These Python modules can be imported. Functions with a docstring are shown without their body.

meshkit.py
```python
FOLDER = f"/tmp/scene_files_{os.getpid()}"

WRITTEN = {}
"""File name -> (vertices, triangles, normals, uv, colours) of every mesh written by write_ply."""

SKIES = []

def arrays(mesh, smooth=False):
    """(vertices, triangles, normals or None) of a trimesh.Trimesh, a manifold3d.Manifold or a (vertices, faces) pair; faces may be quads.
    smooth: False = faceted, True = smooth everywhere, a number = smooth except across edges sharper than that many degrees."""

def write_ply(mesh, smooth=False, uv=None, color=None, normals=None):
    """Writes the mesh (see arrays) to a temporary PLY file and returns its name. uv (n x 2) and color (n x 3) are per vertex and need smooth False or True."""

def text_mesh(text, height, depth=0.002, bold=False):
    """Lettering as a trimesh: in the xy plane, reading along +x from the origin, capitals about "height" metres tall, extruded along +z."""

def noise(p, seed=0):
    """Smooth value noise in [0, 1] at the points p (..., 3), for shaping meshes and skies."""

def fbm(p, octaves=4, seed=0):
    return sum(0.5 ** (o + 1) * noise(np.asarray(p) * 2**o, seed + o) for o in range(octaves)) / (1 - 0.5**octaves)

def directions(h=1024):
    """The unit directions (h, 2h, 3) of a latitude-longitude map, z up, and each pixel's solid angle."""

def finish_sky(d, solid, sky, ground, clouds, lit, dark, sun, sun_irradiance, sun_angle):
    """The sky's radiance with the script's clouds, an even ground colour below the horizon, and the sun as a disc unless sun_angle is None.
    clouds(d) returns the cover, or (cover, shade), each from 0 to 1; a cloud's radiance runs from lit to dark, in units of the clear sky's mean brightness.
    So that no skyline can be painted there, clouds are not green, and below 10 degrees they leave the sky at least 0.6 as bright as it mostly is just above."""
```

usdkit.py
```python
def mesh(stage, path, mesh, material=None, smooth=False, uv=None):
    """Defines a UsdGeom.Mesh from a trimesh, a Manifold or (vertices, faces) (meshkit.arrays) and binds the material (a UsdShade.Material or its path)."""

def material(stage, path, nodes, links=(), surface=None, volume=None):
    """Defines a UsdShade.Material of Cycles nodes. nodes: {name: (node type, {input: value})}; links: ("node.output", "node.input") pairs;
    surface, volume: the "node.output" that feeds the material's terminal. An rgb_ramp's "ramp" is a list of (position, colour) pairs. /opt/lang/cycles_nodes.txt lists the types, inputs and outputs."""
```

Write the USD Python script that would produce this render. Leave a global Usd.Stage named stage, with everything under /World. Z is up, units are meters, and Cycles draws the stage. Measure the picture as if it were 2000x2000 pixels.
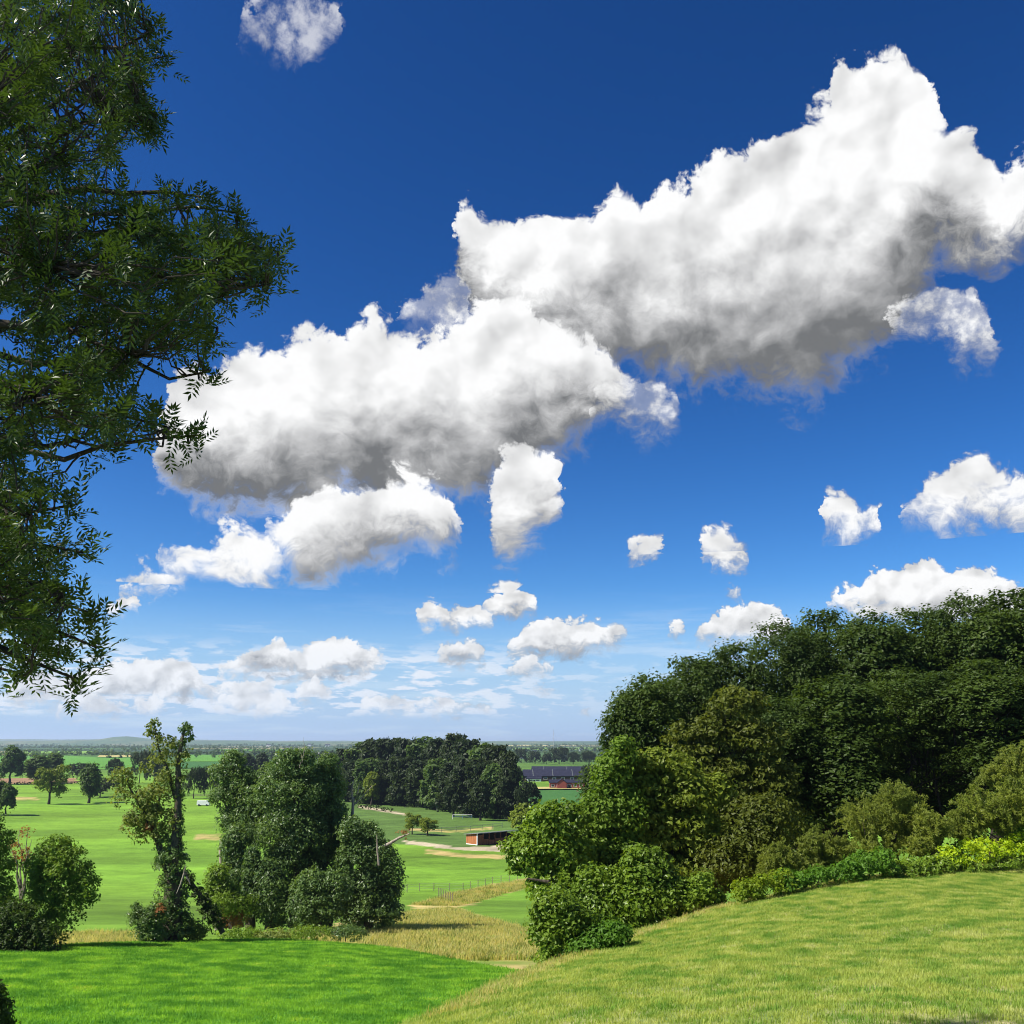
import math, random
import numpy as np, trimesh, usdkit, meshkit
from pxr import Usd, UsdGeom, UsdLux, UsdShade, Sdf, Gf, Vt

stage = Usd.Stage.CreateInMemory()
UsdGeom.SetStageUpAxis(stage, 'Z'); UsdGeom.SetStageMetersPerUnit(stage, 1.0)
world = UsdGeom.Xform.Define(stage, '/World'); stage.SetDefaultPrim(world.GetPrim())
UsdGeom.Scope.Define(stage, '/World/Looks')

# ------------------------------------------------------------------ camera, sky, sun, exposure
FPX = 1921.0                    # focal length in pixels of the 2000 pixel photograph
PITCH = math.radians(13.15)     # the camera looks along +y, a little up; its eye is the origin
SUN_ELEV, SUN_AZ = math.radians(46), math.radians(-107)     # azimuth from +y towards +x
EXPOSURE, SKY_STRENGTH, SUN_STRENGTH, HAZE = 1.0, 0.1, 1.15, 5.5e-5
cam = UsdGeom.Camera.Define(stage, '/World/camera')
cam.CreateHorizontalApertureAttr(36.0); cam.CreateVerticalApertureAttr(36.0)
cam.CreateFocalLengthAttr(36.0 * FPX / 2000)
cam.CreateClippingRangeAttr((0.1, 90000.0)); cam.CreateExposureAttr(EXPOSURE)
cam.AddRotateXOp().Set(90 + math.degrees(PITCH))

def ray(u, v):
    """Unit direction of the pixel (u, v) of the 2000 x 2000 photograph."""
    x, y = (u - 1000) / FPX, (1000 - v) / FPX
    d = np.array([x, math.cos(PITCH) - y * math.sin(PITCH), math.sin(PITCH) + y * math.cos(PITCH)])
    return d / np.linalg.norm(d)
def at(u, v, y):
    """The point seen at (u, v) that lies y metres ahead of the camera."""
    d = ray(u, v); return d * (y / d[1])
def project(p):
    x, y, z = p
    f, up = y * math.cos(PITCH) + z * math.sin(PITCH), -y * math.sin(PITCH) + z * math.cos(PITCH)
    return 1000 + FPX * x / f, 1000 - FPX * up / f
def azel(u, v):
    d = ray(u, v); return math.atan2(d[0], d[1]), math.asin(d[2])

sun = UsdLux.DistantLight.Define(stage, '/World/sun')
sun.CreateNormalizeAttr(True); sun.CreateIntensityAttr(SUN_STRENGTH); sun.CreateAngleAttr(0.5); sun.CreateColorAttr(Gf.Vec3f(1.0, 0.94, 0.84))
SUN_DIR = np.array([math.sin(SUN_AZ) * math.cos(SUN_ELEV), math.cos(SUN_AZ) * math.cos(SUN_ELEV), math.sin(SUN_ELEV)])
sun.AddRotateZOp().Set(-math.degrees(SUN_AZ)); sun.AddRotateXOp().Set(-(90 - math.degrees(SUN_ELEV)))   # -z points away from the sun
# rotation check: -z of (Rz Rx) must be -SUN_DIR
def K(s):                        # cloud outlines are noted at 1932 pixels across
    return [(a * 2000 / 1932, b * 2000 / 1932, *c) for a, b, *c in s]
# Cumulus banks, each a run of (azimuth: top elevation, base elevation, darkness of the base).
# Every bank is (top outline, base outline, darkness); the outlines are read as directions in the sky.
BANKS = [
 [  # the great tower and the wisps above
  ([(445,45),(480,5),(520,-40),(590,-30),(600,30),(648,25),(655,45)], [(445,50),(520,75),(550,110),(600,100),(612,60),(655,48)], 0.05, 0.05),
  ([(856,425),(866,402),(905,402),(950,438),(1000,425),(1040,415),(1090,412),(1165,386),(1195,405),(1206,440),(1238,390),(1290,350),(1330,325),(1372,292),(1440,270),(1470,248),(1552,238),(1600,225),(1690,215),(1760,245),(1790,272),(1832,278),(1852,310),(1868,345),(1890,372),(1912,345),(1932,305),(1990,250),(2100,260),(2160,420)],
   [(856,430),(870,540),(890,610),(960,650),(1050,680),(1150,715),(1260,722),(1340,715),(1430,735),(1500,755),(1545,728),(1610,690),(1690,655),(1722,600),(1745,560),(1775,480),(1830,500),(1890,490),(1932,460),(2040,480),(2160,430)], 0.95)],
 [  # the broad bank to its left, and the hook below the tower
  ([(288,893),(300,830),(316,740),(345,700),(400,700),(440,686),(480,680),(515,690),(560,668),(630,664),(655,628),(715,612),(758,635),(790,650),(830,615),(900,600),(960,590),(1050,610),(1120,650),(1180,690),(1200,730)],
   [(292,890),(335,935),(430,962),(560,966),(640,955),(760,960),(850,945),(925,930),(950,900),(1040,885),(1064,850),(1080,835),(1140,805),(1180,790),(1200,745)], 1.0),
  ([(1670,610),(1715,555),(1790,545),(1850,570),(1885,635),(1897,680)], [(1670,650),(1730,640),(1765,620),(1790,660),(1850,690),(1897,684)], 0.4, 0.45)],
 [
  ([(285,1040),(330,1028),(385,1025),(440,1005),(500,1030),(540,1050)], [(285,1045),(340,1080),(420,1088),(500,1090),(548,1060)], 0.5),
  ([(745,600),(765,560),(830,518),(865,540),(900,600)], [(745,610),(775,630),(830,640),(870,650),(900,640)], 0.3, 0.4),
  ([(918,985),(925,915),(960,868),(1040,862),(1060,885),(1064,930)], [(918,990),(935,1030),(968,1050),(1000,1010),(1040,1000),(1066,950)], 0.6),
  ([(1172,1045),(1200,1030),(1240,1015),(1258,1030)], [(1172,1050),(1210,1056),(1245,1045),(1258,1034)], 0.45),
  ([(1310,1050),(1325,1030),(1380,1030),(1425,1050)], [(1310,1052),(1340,1068),(1390,1072),(1428,1056)], 0.3),
  ([(1545,985),(1555,955),(1590,962),(1640,958),(1670,985)], [(1545,988),(1590,1008),(1640,1010),(1672,990)], 0.3),
  ([(1688,970),(1720,940),(1752,905),(1800,880),(1828,855),(1850,875),(1870,862),(1890,900),(1932,895),(1990,860),(2060,900),(2100,960)], [(1688,974),(1760,980),(1830,990),(1932,980),(2100,970)], 0.25)],
 [
  ([(215,1110),(250,1100),(285,1085),(310,1100),(375,1100)], [(215,1120),(260,1122),(310,1110),(375,1108)], 0.2),
  ([(495,995),(560,955),(600,920),(660,915),(740,900),(800,915),(850,945),(872,995)], [(500,1010),(560,1080),(620,1098),(680,1075),(730,1050),(770,1030),(850,1040),(880,1005)], 0.8),
  ([(900,1150),(925,1130),(970,1108),(1010,1125),(1028,1150)], [(900,1155),(950,1165),(1000,1162),(1028,1154)], 0.6),
  ([(1300,1190),(1340,1165),(1400,1142),(1470,1145),(1500,1190)], [(1300,1205),(1350,1216),(1420,1212),(1500,1200)], 0.2),
  ([(1545,1140),(1590,1110),(1655,1078),(1700,1085),(1752,1060),(1790,1085),(1860,1075),(1932,1110),(1990,1130)], [(1545,1146),(1620,1160),(1800,1175),(1990,1165)], 0.2)],
 [
  ([(190,1150),(225,1135),(268,1132),(275,1150)], [(190,1156),(240,1156),(275,1152)], 0.2),
  ([(395,1275),(430,1245),(470,1225),(530,1198),(545,1230),(600,1222),(640,1215),(700,1222),(738,1245)], [(395,1284),(480,1276),(600,1282),(680,1272),(738,1252)], 0.75),
  ([(772,1165),(800,1140),(835,1145),(870,1160),(945,1158)], [(772,1172),(810,1190),(870,1188),(945,1172)], 0.6),
  ([(948,1225),(990,1195),(1040,1172),(1100,1175),(1190,1185),(1195,1200)], [(948,1232),(1000,1245),(1070,1240),(1130,1222),(1195,1206)], 0.7),
  ([(1255,1190),(1275,1172),(1300,1180),(1303,1195)], [(1255,1200),(1280,1207),(1303,1199)], 0.15),
  ([(1350,1120),(1385,1105),(1412,1115)], [(1350,1124),(1385,1132),(1412,1121)], 0.45)],
 [
  ([(0,1290),(60,1270),(130,1285),(195,1262),(250,1248),(320,1255),(365,1242),(378,1280),(480,1290),(510,1280),(530,1300)], [(0,1325),(100,1330),(240,1320),(378,1315),(450,1325),(530,1306)], 0.6),
  ([(545,1310),(580,1288),(640,1300),(645,1310)], [(545,1318),(600,1325),(645,1314)], 0.25),
  ([(812,1245),(840,1215),(870,1205),(915,1220),(922,1240)], [(812,1250),(860,1252),(905,1252),(922,1244)], 0.6),
  ([(945,1268),(980,1250),(1030,1248),(1058,1265)], [(945,1272),(1000,1276),(1058,1270)], 0.3),
  ([(1558,245),(1572,185),(1600,152),(1650,130),(1692,110),(1738,122),(1766,160),(1775,215),(1778,250)], [(1558,300),(1600,330),(1680,340),(1740,330),(1778,290)], 0.0),
  ([(1120,690),(1180,705),(1235,735),(1262,725),(1292,745)], [(1120,790),(1165,812),(1205,830),(1262,805),(1292,765)], 0.75, 0.42)],
 [
  ([(90,1335),(160,1312),(240,1325),(300,1318),(330,1335)], [(90,1342),(200,1345),(330,1340)], 0.1),
  ([(395,1335),(430,1310),(470,1315),(520,1325),(580,1330)], [(395,1340),(480,1342),(580,1336)], 0.1),
  ([(670,1332),(720,1315),(760,1325),(800,1318),(900,1325),(940,1335)], [(670,1342),(800,1345),(940,1341)], 0.15),
  ([(990,1300),(1030,1284),(1068,1298)], [(990,1304),(1030,1308),(1068,1303)], 0.3),
  ([(1072,1340),(1095,1320),(1125,1335)], [(1072,1345),(1100,1348),(1125,1341)], 0.1)],
]
AZ0, AZ1, EL1, N = -0.57, 0.57, 0.75, 256
def bank_ramp(clouds):
    az = np.linspace(AZ0, AZ1, N); top, base, dark, body = np.full(N, -0.06), np.full(N, 0.0), np.full(N, 0.3), np.full(N, 0.7)
    mid = np.full(N, np.nan)
    for up, low, dk, *bd in clouds:
        a = np.array([azel(p[0], p[1]) for p in K(up)]); b = np.array([azel(p[0], p[1]) for p in K(low)])
        s = (az >= min(a[0, 0], b[0, 0])) & (az <= max(a[-1, 0], b[-1, 0]))
        top[s] = np.interp(az[s], a[:, 0], a[:, 1]); base[s] = np.interp(az[s], b[:, 0], b[:, 1]); dark[s] = dk; body[s] = bd[0] if bd else 1.0
        mid[s] = (top[s] + base[s]) / 2
    ok = ~np.isnan(mid); near = np.interp(az, az[ok], mid[ok])
    # between clouds the two outlines cross over, so that nothing is left there
    top[~ok], base[~ok] = near[~ok] - 0.03, near[~ok] + 0.03
    k = np.exp(-0.5 * (np.arange(-4, 5) / 1.0) ** 2); k /= k.sum()
    top, base, dark, body = (np.convolve(np.pad(x, 4, mode='edge'), k, 'valid') for x in (top, base, dark, body))
    return [(float(i) / (N - 1), (max(0, t / EL1 * .5 + .25), max(0, b / EL1 * .5 + .25), d, w)) for i, (t, b, d, w) in enumerate(zip(top, base, dark, body))]

class Graph:
    def __init__(self): self.n, self.l, self.i = {}, [], 0
    def add(self, kind, **inputs):
        self.i += 1; name = f'n{self.i}'; given = {}
        for k, v in inputs.items():
            if isinstance(v, str) and v.startswith('@'): self.l.append((v[1:], f'{name}.{k}'))
            else: given[k] = v
        self.n[name] = (kind, given); return name
    def math(self, op, a, b=0.0, c=0.0, clamp=False):
        return '@' + self.add('math', math_type=op, value1=a, value2=b, value3=c, use_clamp=clamp) + '.value'
    def remap(self, v, f0, f1, t0, t1, smooth=True):
        return '@' + self.add('map_range', range_type='smoothstep' if smooth else 'linear', value=v, from_min=f0, from_max=f1, to_min=t0, to_max=t1, clamp=True) + '.result'
    def mixc(self, f, a, b): return '@' + self.add('mix_color', blend_type='mix', fac=f, a=a, b=b) + '.result'
    def mixf(self, f, a, b): return '@' + self.add('mix_float', fac=f, a=a, b=b) + '.result'

def build_sky():
    g = Graph(); m = g.math
    tc = g.add('texture_coordinate'); D = f'@{tc}.generated'
    sx = g.add('separate_xyz', vector=D); X, Y, Z = (f'@{sx}.{c}' for c in 'xyz')
    az = m('arctan2', X, Y); el = m('arcsine', Z)
    # the distant clouds under the great banks have finer relief
    edge = g.remap(az, 0.0, 0.05, 0.1475, 0.185, smooth=False)
    low = m('less_than', el, edge)
    far = m('multiply_add', low, 1.3, 1.0)
    inv = m('divide', 1.0, far)
    p = '@' + g.add('combine_xyz', x=az, y=m('multiply', el, 1.2), z=m('multiply', low, 5.0)) + '.vector'
    P = '@' + g.add('vector_math', math_type='scale', vector1=p, scale=far) + '.vector'
    vor = lambda v, s, d, r: '@' + g.add('voronoi_texture', dimensions='2D', feature='smooth_f1', vector=v, scale=s, detail=d, roughness=r, lacunarity=2.3, smoothness=0.25, use_normalize=True) + '.distance'
    nz = lambda v, s, d, r=0.55: '@' + g.add('noise_texture', dimensions='2D', vector=v, scale=s, detail=d, roughness=r) + '.fac'
    off = lambda v, dx, dy: '@' + g.add('vector_math', math_type='add', vector1=v, vector2=(dx, dy, 0.0)) + '.vector'
    wob = '@' + g.add('noise_texture', dimensions='2D', vector=P, scale=10.0, detail=4.0, roughness=0.6) + '.color'
    wv = '@' + g.add('vector_math', math_type='multiply_add', vector1=wob, vector2=(0.06, 0.06, 0.0), vector3=P) + '.vector'
    # rounded heads: cellular noise of several sizes, seen once more from a step towards the sun for their lit sides
    b0 = vor(wv, 15.0, 3.6, 0.55)
    s0, s1 = vor(wv, 13.0, 1.3, 0.45), vor(off(wv, -0.014, 0.016), 13.0, 1.3, 0.45)
    rag = nz(P, 55.0, 5.0, 0.62)
    big = nz(P, 12.0, 3.0, 0.5)
    big1 = nz(off(P, -0.022, 0.03), 12.0, 3.0, 0.5)
    bump = m('add', m('multiply', m('subtract', 0.36, b0), 0.075), m('multiply', m('subtract', rag, 0.5), 0.020))
    lobe = vor(off(wv, 3.1, 1.7), 6.5, 0.0, 0.5)
    tear = nz(wv, 30.0, 5.0, 0.62)
    bump = m('add', bump, m('add', m('multiply', m('subtract', 0.40, lobe), 0.045), m('multiply', m('subtract', tear, 0.5), 0.030)))
    bump = m('multiply', bump, inv)
    waz = m('add', az, m('multiply', m('multiply', m('subtract', rag, 0.5), 0.025), inv))
    fa = m('divide', m('subtract', waz, AZ0), AZ1 - AZ0)
    lit = m('add', m('multiply', m('subtract', s1, s0), 0.95), m('multiply', m('subtract', big, big1), 1.0))   # > 0 where a head faces the sun
    wisp = g.remap(m('add', m('multiply', rag, 0.6), m('multiply', big, 0.5)), 0.44, 0.72, 0.0, 1.0)
    wsp = nz(wv, 24.0, 6.0, 0.66)
    cover, shade = None, None
    for number, bank in enumerate(BANKS):
        r = g.add('rgb_ramp', ramp=bank_ramp(bank), interpolate=True, fac=fa)
        c = g.add('separate_color', color=f'@{r}.color')
        top = m('multiply', m('subtract', f'@{c}.r', .25), EL1 * 2); base = m('multiply', m('subtract', f'@{c}.g', .25), EL1 * 2)
        up = m('add', m('subtract', top, el), bump)                              # height below the top outline
        dn = m('add', m('subtract', el, base), m('add', m('multiply', bump, 0.5), m('multiply', m('multiply', m('subtract', wsp, 0.5), 0.085), inv)))
        a_up = g.remap(m('multiply', up, far), -0.002, 0.009, 0.0, 1.0)
        a_dn = g.remap(m('multiply', dn, far), -0.012, 0.030, 0.0, 1.0)
        a = m('multiply', m('multiply', a_up, a_dn), g.remap(m('subtract', top, base), 0.0, 0.006, 0.0, 1.0))
        a = m('multiply', a, m('multiply', g.mixf(f'@{r}.alpha', wisp, 1.0), g.remap(f'@{r}.alpha', 0.0, 0.5, 0.55, 1.0)))
        if number in (4, 6): a = m('multiply', a, low)       # banks of the far sky only
        thick = m('maximum', m('subtract', top, base), 0.004)
        t = m('divide', m('add', dn, 0.0), thick)                                # 0 at the base, 1 at the top
        s = g.remap(m('add', t, m('multiply', m('subtract', big, 0.5), 0.40)), 0.05, 0.80, f'@{c}.b', 0.0)
        s = m('multiply', s, g.remap(m('multiply', up, far), 0.0, 0.05, 0.4, 1.0))    # thin upper edges let the light through
        s = m('multiply', s, g.remap(m('multiply', dn, far), -0.01, 0.02, 0.75, 1.0))
        if cover is None: cover, shade = a, s
        else: cover, shade = m('maximum', cover, a), g.mixf(a, shade, s)
    shade = m('add', m('add', shade, 0.10), m('multiply', lit, m('multiply_add', shade, 0.60, -0.95)))
    shade = g.remap(shade, 0.0, 1.04, 0.0, 0.95, smooth=False)
    sky = g.add('sky_texture', sky_type='single_scattering', sun_disc=False, sun_elevation=SUN_ELEV, sun_rotation=SUN_AZ, altitude=1500.0, air_density=1.0, aerosol_density=1.0, ozone_density=3.0)
    hs = g.add('hsv', hue=0.5, saturation=SKY_SAT, value=0.8, fac=1.0, color=f'@{sky}.color')
    gm = g.add('gamma', color=f'@{hs}.color', gamma=SKY_GAMMA)
    col = '@' + g.add('vector_math', math_type='scale', vector1=f'@{gm}.color', scale=SKY_VAL) + '.vector'
    cl = g.mixc(shade, tuple(CLOUD_LIT * np.array([1.0, 1.0, 1.0])), tuple(CLOUD_LIT * np.array([0.135, 0.140, 0.146])))
    # thin sheets of distant cloud, thickest at the horizon
    q = '@' + g.add('combine_xyz', x=m('multiply', az, 3.0), y=m('multiply', el, 40.0), z=0.0) + '.vector'
    st = nz(q, 1.6, 6.0, 0.6)
    veil = m('multiply', g.remap(st, 0.38, 0.66, 0.0, 0.75), g.remap(el, 0.06, 0.16, 1.0, 0.0))
    veil = m('maximum', veil, g.remap(el, 0.0, 0.16, 0.92, 0.0))
    veiled = g.mixc(veil, col, g.mixc(g.remap(st, 0.5, 0.68, 0.0, 0.7), tuple(VEIL), tuple(VEIL * np.array([1.5, 1.3, 1.08]))))
    heap = nz('@' + g.add('combine_xyz', x=m('multiply', az, 11.0), y=m('multiply', el, 46.0), z=0.0) + '.vector', 2.6, 5.0, 0.55)
    heap = m('multiply', g.remap(heap, 0.47, 0.60, 0.0, 0.95), m('multiply', g.remap(el, 0.020, 0.032, 0.0, 1.0), m('multiply', g.remap(az, -0.08, 0.12, 1.0, 0.25), g.remap(el, 0.065, 0.105, 1.0, 0.0))))
    veiled = g.mixc(heap, veiled, tuple(CLOUD_LIT * np.array([0.9, 0.94, 1.0])))
    out = g.mixc(cover, veiled, cl)
    out = g.mixc(g.remap(el, 0.0, 0.15, 0.26, 0.0), out, tuple(VEIL))      # air in front of the far clouds
    bg = g.add('background_shader', color=out, strength=SKY_STRENGTH)
    return usdkit.material(stage, '/World/Looks/sky_look', g.n, g.l, surface=f'{bg}.background')
SKY_SAT, SKY_GAMMA, SKY_VAL, CLOUD_LIT = 1.3, 1.4, 0.48, 5.0
VEIL = np.array([0.42, 0.60, 0.88]) * 5.0
dome = UsdLux.DomeLight.Define(stage, '/World/sky')
UsdShade.MaterialBindingAPI.Apply(dome.GetPrim()).Bind(build_sky())
dome.GetPrim().SetCustomDataByKey('kind', 'structure')

# ------------------------------------------------------------------ helpers
def numbered(name):
    path, k = '/World/' + name, 0
    while stage.GetPrimAtPath(path): k += 1; path = f'/World/{name}_{k:03d}'
    return path
def child(parent, name):
    base, k = f'{parent.GetPath()}/{name}', 0; path = base
    while stage.GetPrimAtPath(path): k += 1; path = f'{base}_{k:03d}'
    return path
def tag(p, label=None, cat=None, group=None, kind=None):
    for k, v in (('label', label), ('category', cat), ('group', group), ('kind', kind)):
        if v: p.SetCustomDataByKey(k, v)
    return p
def thing(name, label, cat, loc=(0, 0, 0), group=None):
    x = UsdGeom.Xform.Define(stage, numbered(name)); x.AddTranslateOp().Set(Gf.Vec3d(*map(float, loc)))
    return tag(x.GetPrim(), label, cat, group)
def obj(name, mesh, look, parent=None, smooth=False, **kw):
    path = child(parent, name) if parent is not None else numbered(name)
    if parent is not None and parent.GetTypeName() == 'Xform' and kw.pop('world', True):
        v, f = (mesh if isinstance(mesh, tuple) else (mesh.vertices, mesh.faces))
        t = np.array(parent.GetAttribute('xformOp:translate').Get() or (0, 0, 0)); mesh = (np.asarray(v) - t, f)
    kw.pop('world', None)
    p = usdkit.mesh(stage, path, mesh, look, smooth).GetPrim()
    return tag(p, **kw) if kw else p
def copy_of(src, name, loc, yaw, scale, label, cat, group=None):
    x = UsdGeom.Xform.Define(stage, numbered(name)); x.AddTranslateOp().Set(Gf.Vec3d(*map(float, loc))); x.AddRotateZOp().Set(float(yaw))
    x.AddScaleOp().Set(Gf.Vec3f(*(map(float, scale)))); p = x.GetPrim()
    p.GetReferences().AddInternalReference(src.GetPath()); p.SetInstanceable(True)
    return tag(p, label, cat, group)
def join(parts):
    V, F, n = [], [], 0
    for v, f in parts: V.append(np.asarray(v)); F.append(np.asarray(f) + n); n += len(v)
    return np.vstack(V), np.vstack(F)

def tube(points, radii, sides=7):
    p = np.asarray(points, float); n = len(p); r = np.broadcast_to(np.asarray(radii, float), (n,))
    t = np.gradient(p, axis=0); t /= np.linalg.norm(t, axis=1, keepdims=True) + 1e-12
    ref = np.where(np.abs(t[:, 2:]) < 0.9, [0, 0, 1.0], [1.0, 0, 0])
    a = np.cross(t, ref); a /= np.linalg.norm(a, axis=1, keepdims=True) + 1e-12; b = np.cross(t, a)
    g = np.arange(sides) * 2 * np.pi / sides
    v = (p[:, None] + r[:, None, None] * (np.cos(g)[None, :, None] * a[:, None] + np.sin(g)[None, :, None] * b[:, None])).reshape(-1, 3)
    i, j = np.meshgrid(np.arange(n - 1), np.arange(sides), indexing='ij'); k = (j + 1) % sides
    q = np.stack([i * sides + j, i * sides + k, (i + 1) * sides + k, (i + 1) * sides + j], -1).reshape(-1, 4)
    return v, np.vstack([q[:, [0, 1, 2]], q[:, [0, 2, 3]]])
def bent(a, b, sag, rng, n=6, rough=0.03):
    """A slightly crooked line from a to b, bowed by sag."""
    a, b = np.asarray(a, float), np.asarray(b, float); t = np.linspace(0, 1, n)[:, None]
    p = a + (b - a) * t + np.asarray(sag) * (4 * t * (1 - t))
    p[1:-1] += rng.normal(0, rough * np.linalg.norm(b - a), (n - 2, 3)); return p
def box(x0, x1, y0, y1, z0, z1):
    m = trimesh.creation.box((x1 - x0, y1 - y0, z1 - z0)); m.apply_translation(((x0 + x1) / 2, (y0 + y1) / 2, (z0 + z1) / 2)); return np.array(m.vertices), np.array(m.faces)
def placed(vf, origin, ex):
    """Local (along, across, up) coordinates to the world: ex is the along direction."""
    ex = np.array([ex[0], ex[1], 0.0]); ex /= np.linalg.norm(ex); ey = np.array([-ex[1], ex[0], 0.0])
    v = np.asarray(vf[0]); return np.asarray(origin) + v[:, :1] * ex + v[:, 1:2] * ey + v[:, 2:] * [0, 0, 1], vf[1]

def unit(v): return v / (np.linalg.norm(v, axis=-1, keepdims=True) + 1e-12)
def leaves(c, nrm, size, rng, aspect=0.55, fold=0.25):
    """One folded kite of two triangles per leaf: centres c, facing nrm, length size."""
    n = len(c); nrm = unit(nrm); t = unit(np.cross(nrm, unit(rng.normal(size=(n, 3))))); b = np.cross(nrm, t)
    s = np.broadcast_to(size, (n,))[:, None]; w = s * aspect * 0.5
    base, tip = c - t * s * 0.5, c + t * s * 0.5
    l, r = c + b * w + nrm * s * fold * .4 - t * s * .08, c - b * w + nrm * s * fold * .4 - t * s * .08
    v = np.stack([base, r, tip, l], 1).reshape(-1, 3); k = np.arange(n)[:, None] * 4
    return v, np.vstack([k + [0, 1, 2], k + [0, 2, 3]])
def crown(lobes, n, size, seed, puff=0.5, per=26, droop=0.0, flat=0.75, fill=0.25, aspect=0.6, up=0.5):
    """Foliage: leaves in small puffs scattered over (and a share of them in) the ellipsoidal lobes (x, y, z, rx, ry, rz)."""
    rng = np.random.default_rng(seed); L = np.array(lobes, float)
    w = (L[:, 3] * L[:, 4] * L[:, 5]) ** (2 / 3); m = max(3, n // per)
    k = rng.choice(len(L), m, p=w / w.sum()); d = unit(rng.normal(size=(m, 3)))
    d[:, 2] = np.where((d[:, 2] < -0.3) & (rng.random(m) < 0.6), -d[:, 2], d[:, 2])
    rr = np.where(rng.random(m) < fill, rng.random(m) ** 0.5 * 0.8, 1 - np.abs(rng.normal(0, 0.13, m)) + rng.normal(0, 0.05, m))
    pc = L[k, :3] + d * rr[:, None] * L[k, 3:]
    ps = puff * rng.uniform(0.55, 1.35, m)
    j = np.repeat(np.arange(m), per); q = unit(rng.normal(size=(len(j), 3))) * (rng.random(len(j)) ** 0.45)[:, None]
    off = q * ps[j, None] * [1, 1, flat]; off[:, 2] -= droop * (off[:, 0] ** 2 + off[:, 1] ** 2)
    c = pc[j] + off
    nrm = q * 0.9 + d[j] * 0.5 + [0, 0, up] + rng.normal(0, 0.55, (len(j), 3))
    return leaves(c, nrm, size * rng.uniform(0.65, 1.35, len(j)), rng, aspect)
def limbs(base, lobes, r0, seed, top=None, sides=7):
    """A tapered trunk with a limb to every lobe."""
    rng = np.random.default_rng(seed); base = np.asarray(base, float); L = np.array(lobes, float)
    top = np.array([np.average(L[:, 0]), np.average(L[:, 1]), L[:, 2].max()]) if top is None else np.asarray(top, float)
    tr = bent(base, top, (0, 0, 0), rng, 8, 0.02); tr[0] = base - [0, 0, 0.3]
    out = [tube(tr, r0 * np.linspace(1.15, 0.12, 8) * np.where(np.arange(8) == 0, 1.25, 1), sides)]
    for c in L:
        k = rng.uniform(0.25, 0.7); a = tr[0] + (tr[-1] - tr[0]) * k; a = np.array([np.interp(k * 7, np.arange(8), tr[:, i]) for i in range(3)])
        e = c[:3] + [0, 0, c[5] * 0.35]
        out.append(tube(bent(a, e, (0, 0, -0.06 * np.linalg.norm(e - a)), rng), r0 * (1 - k) * np.linspace(0.62, 0.08, 6), 5))
        for _ in range(4):
            f = c[:3] + unit(rng.normal(size=3)) * c[3:] * 0.85
            out.append(tube(bent(c[:3] * .5 + a * .5, f, (0, 0, 0.1), rng), r0 * np.linspace(0.16, 0.03, 6), 4))
    return join(out)
def px_lobes(Y, rows, depth=1.0):
    """Lobes noted in the photograph's pixels (u, v, half width, half height[, metres nearer or farther]) for a tree Y metres ahead."""
    out = []
    for u, v, ru, rv, *dy in rows:
        y = Y + (dy[0] if dy else 0); c = at(u, v, y); s = y / FPX
        out.append((*c, ru * s, ru * s * depth, rv * s))
    return out

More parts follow.
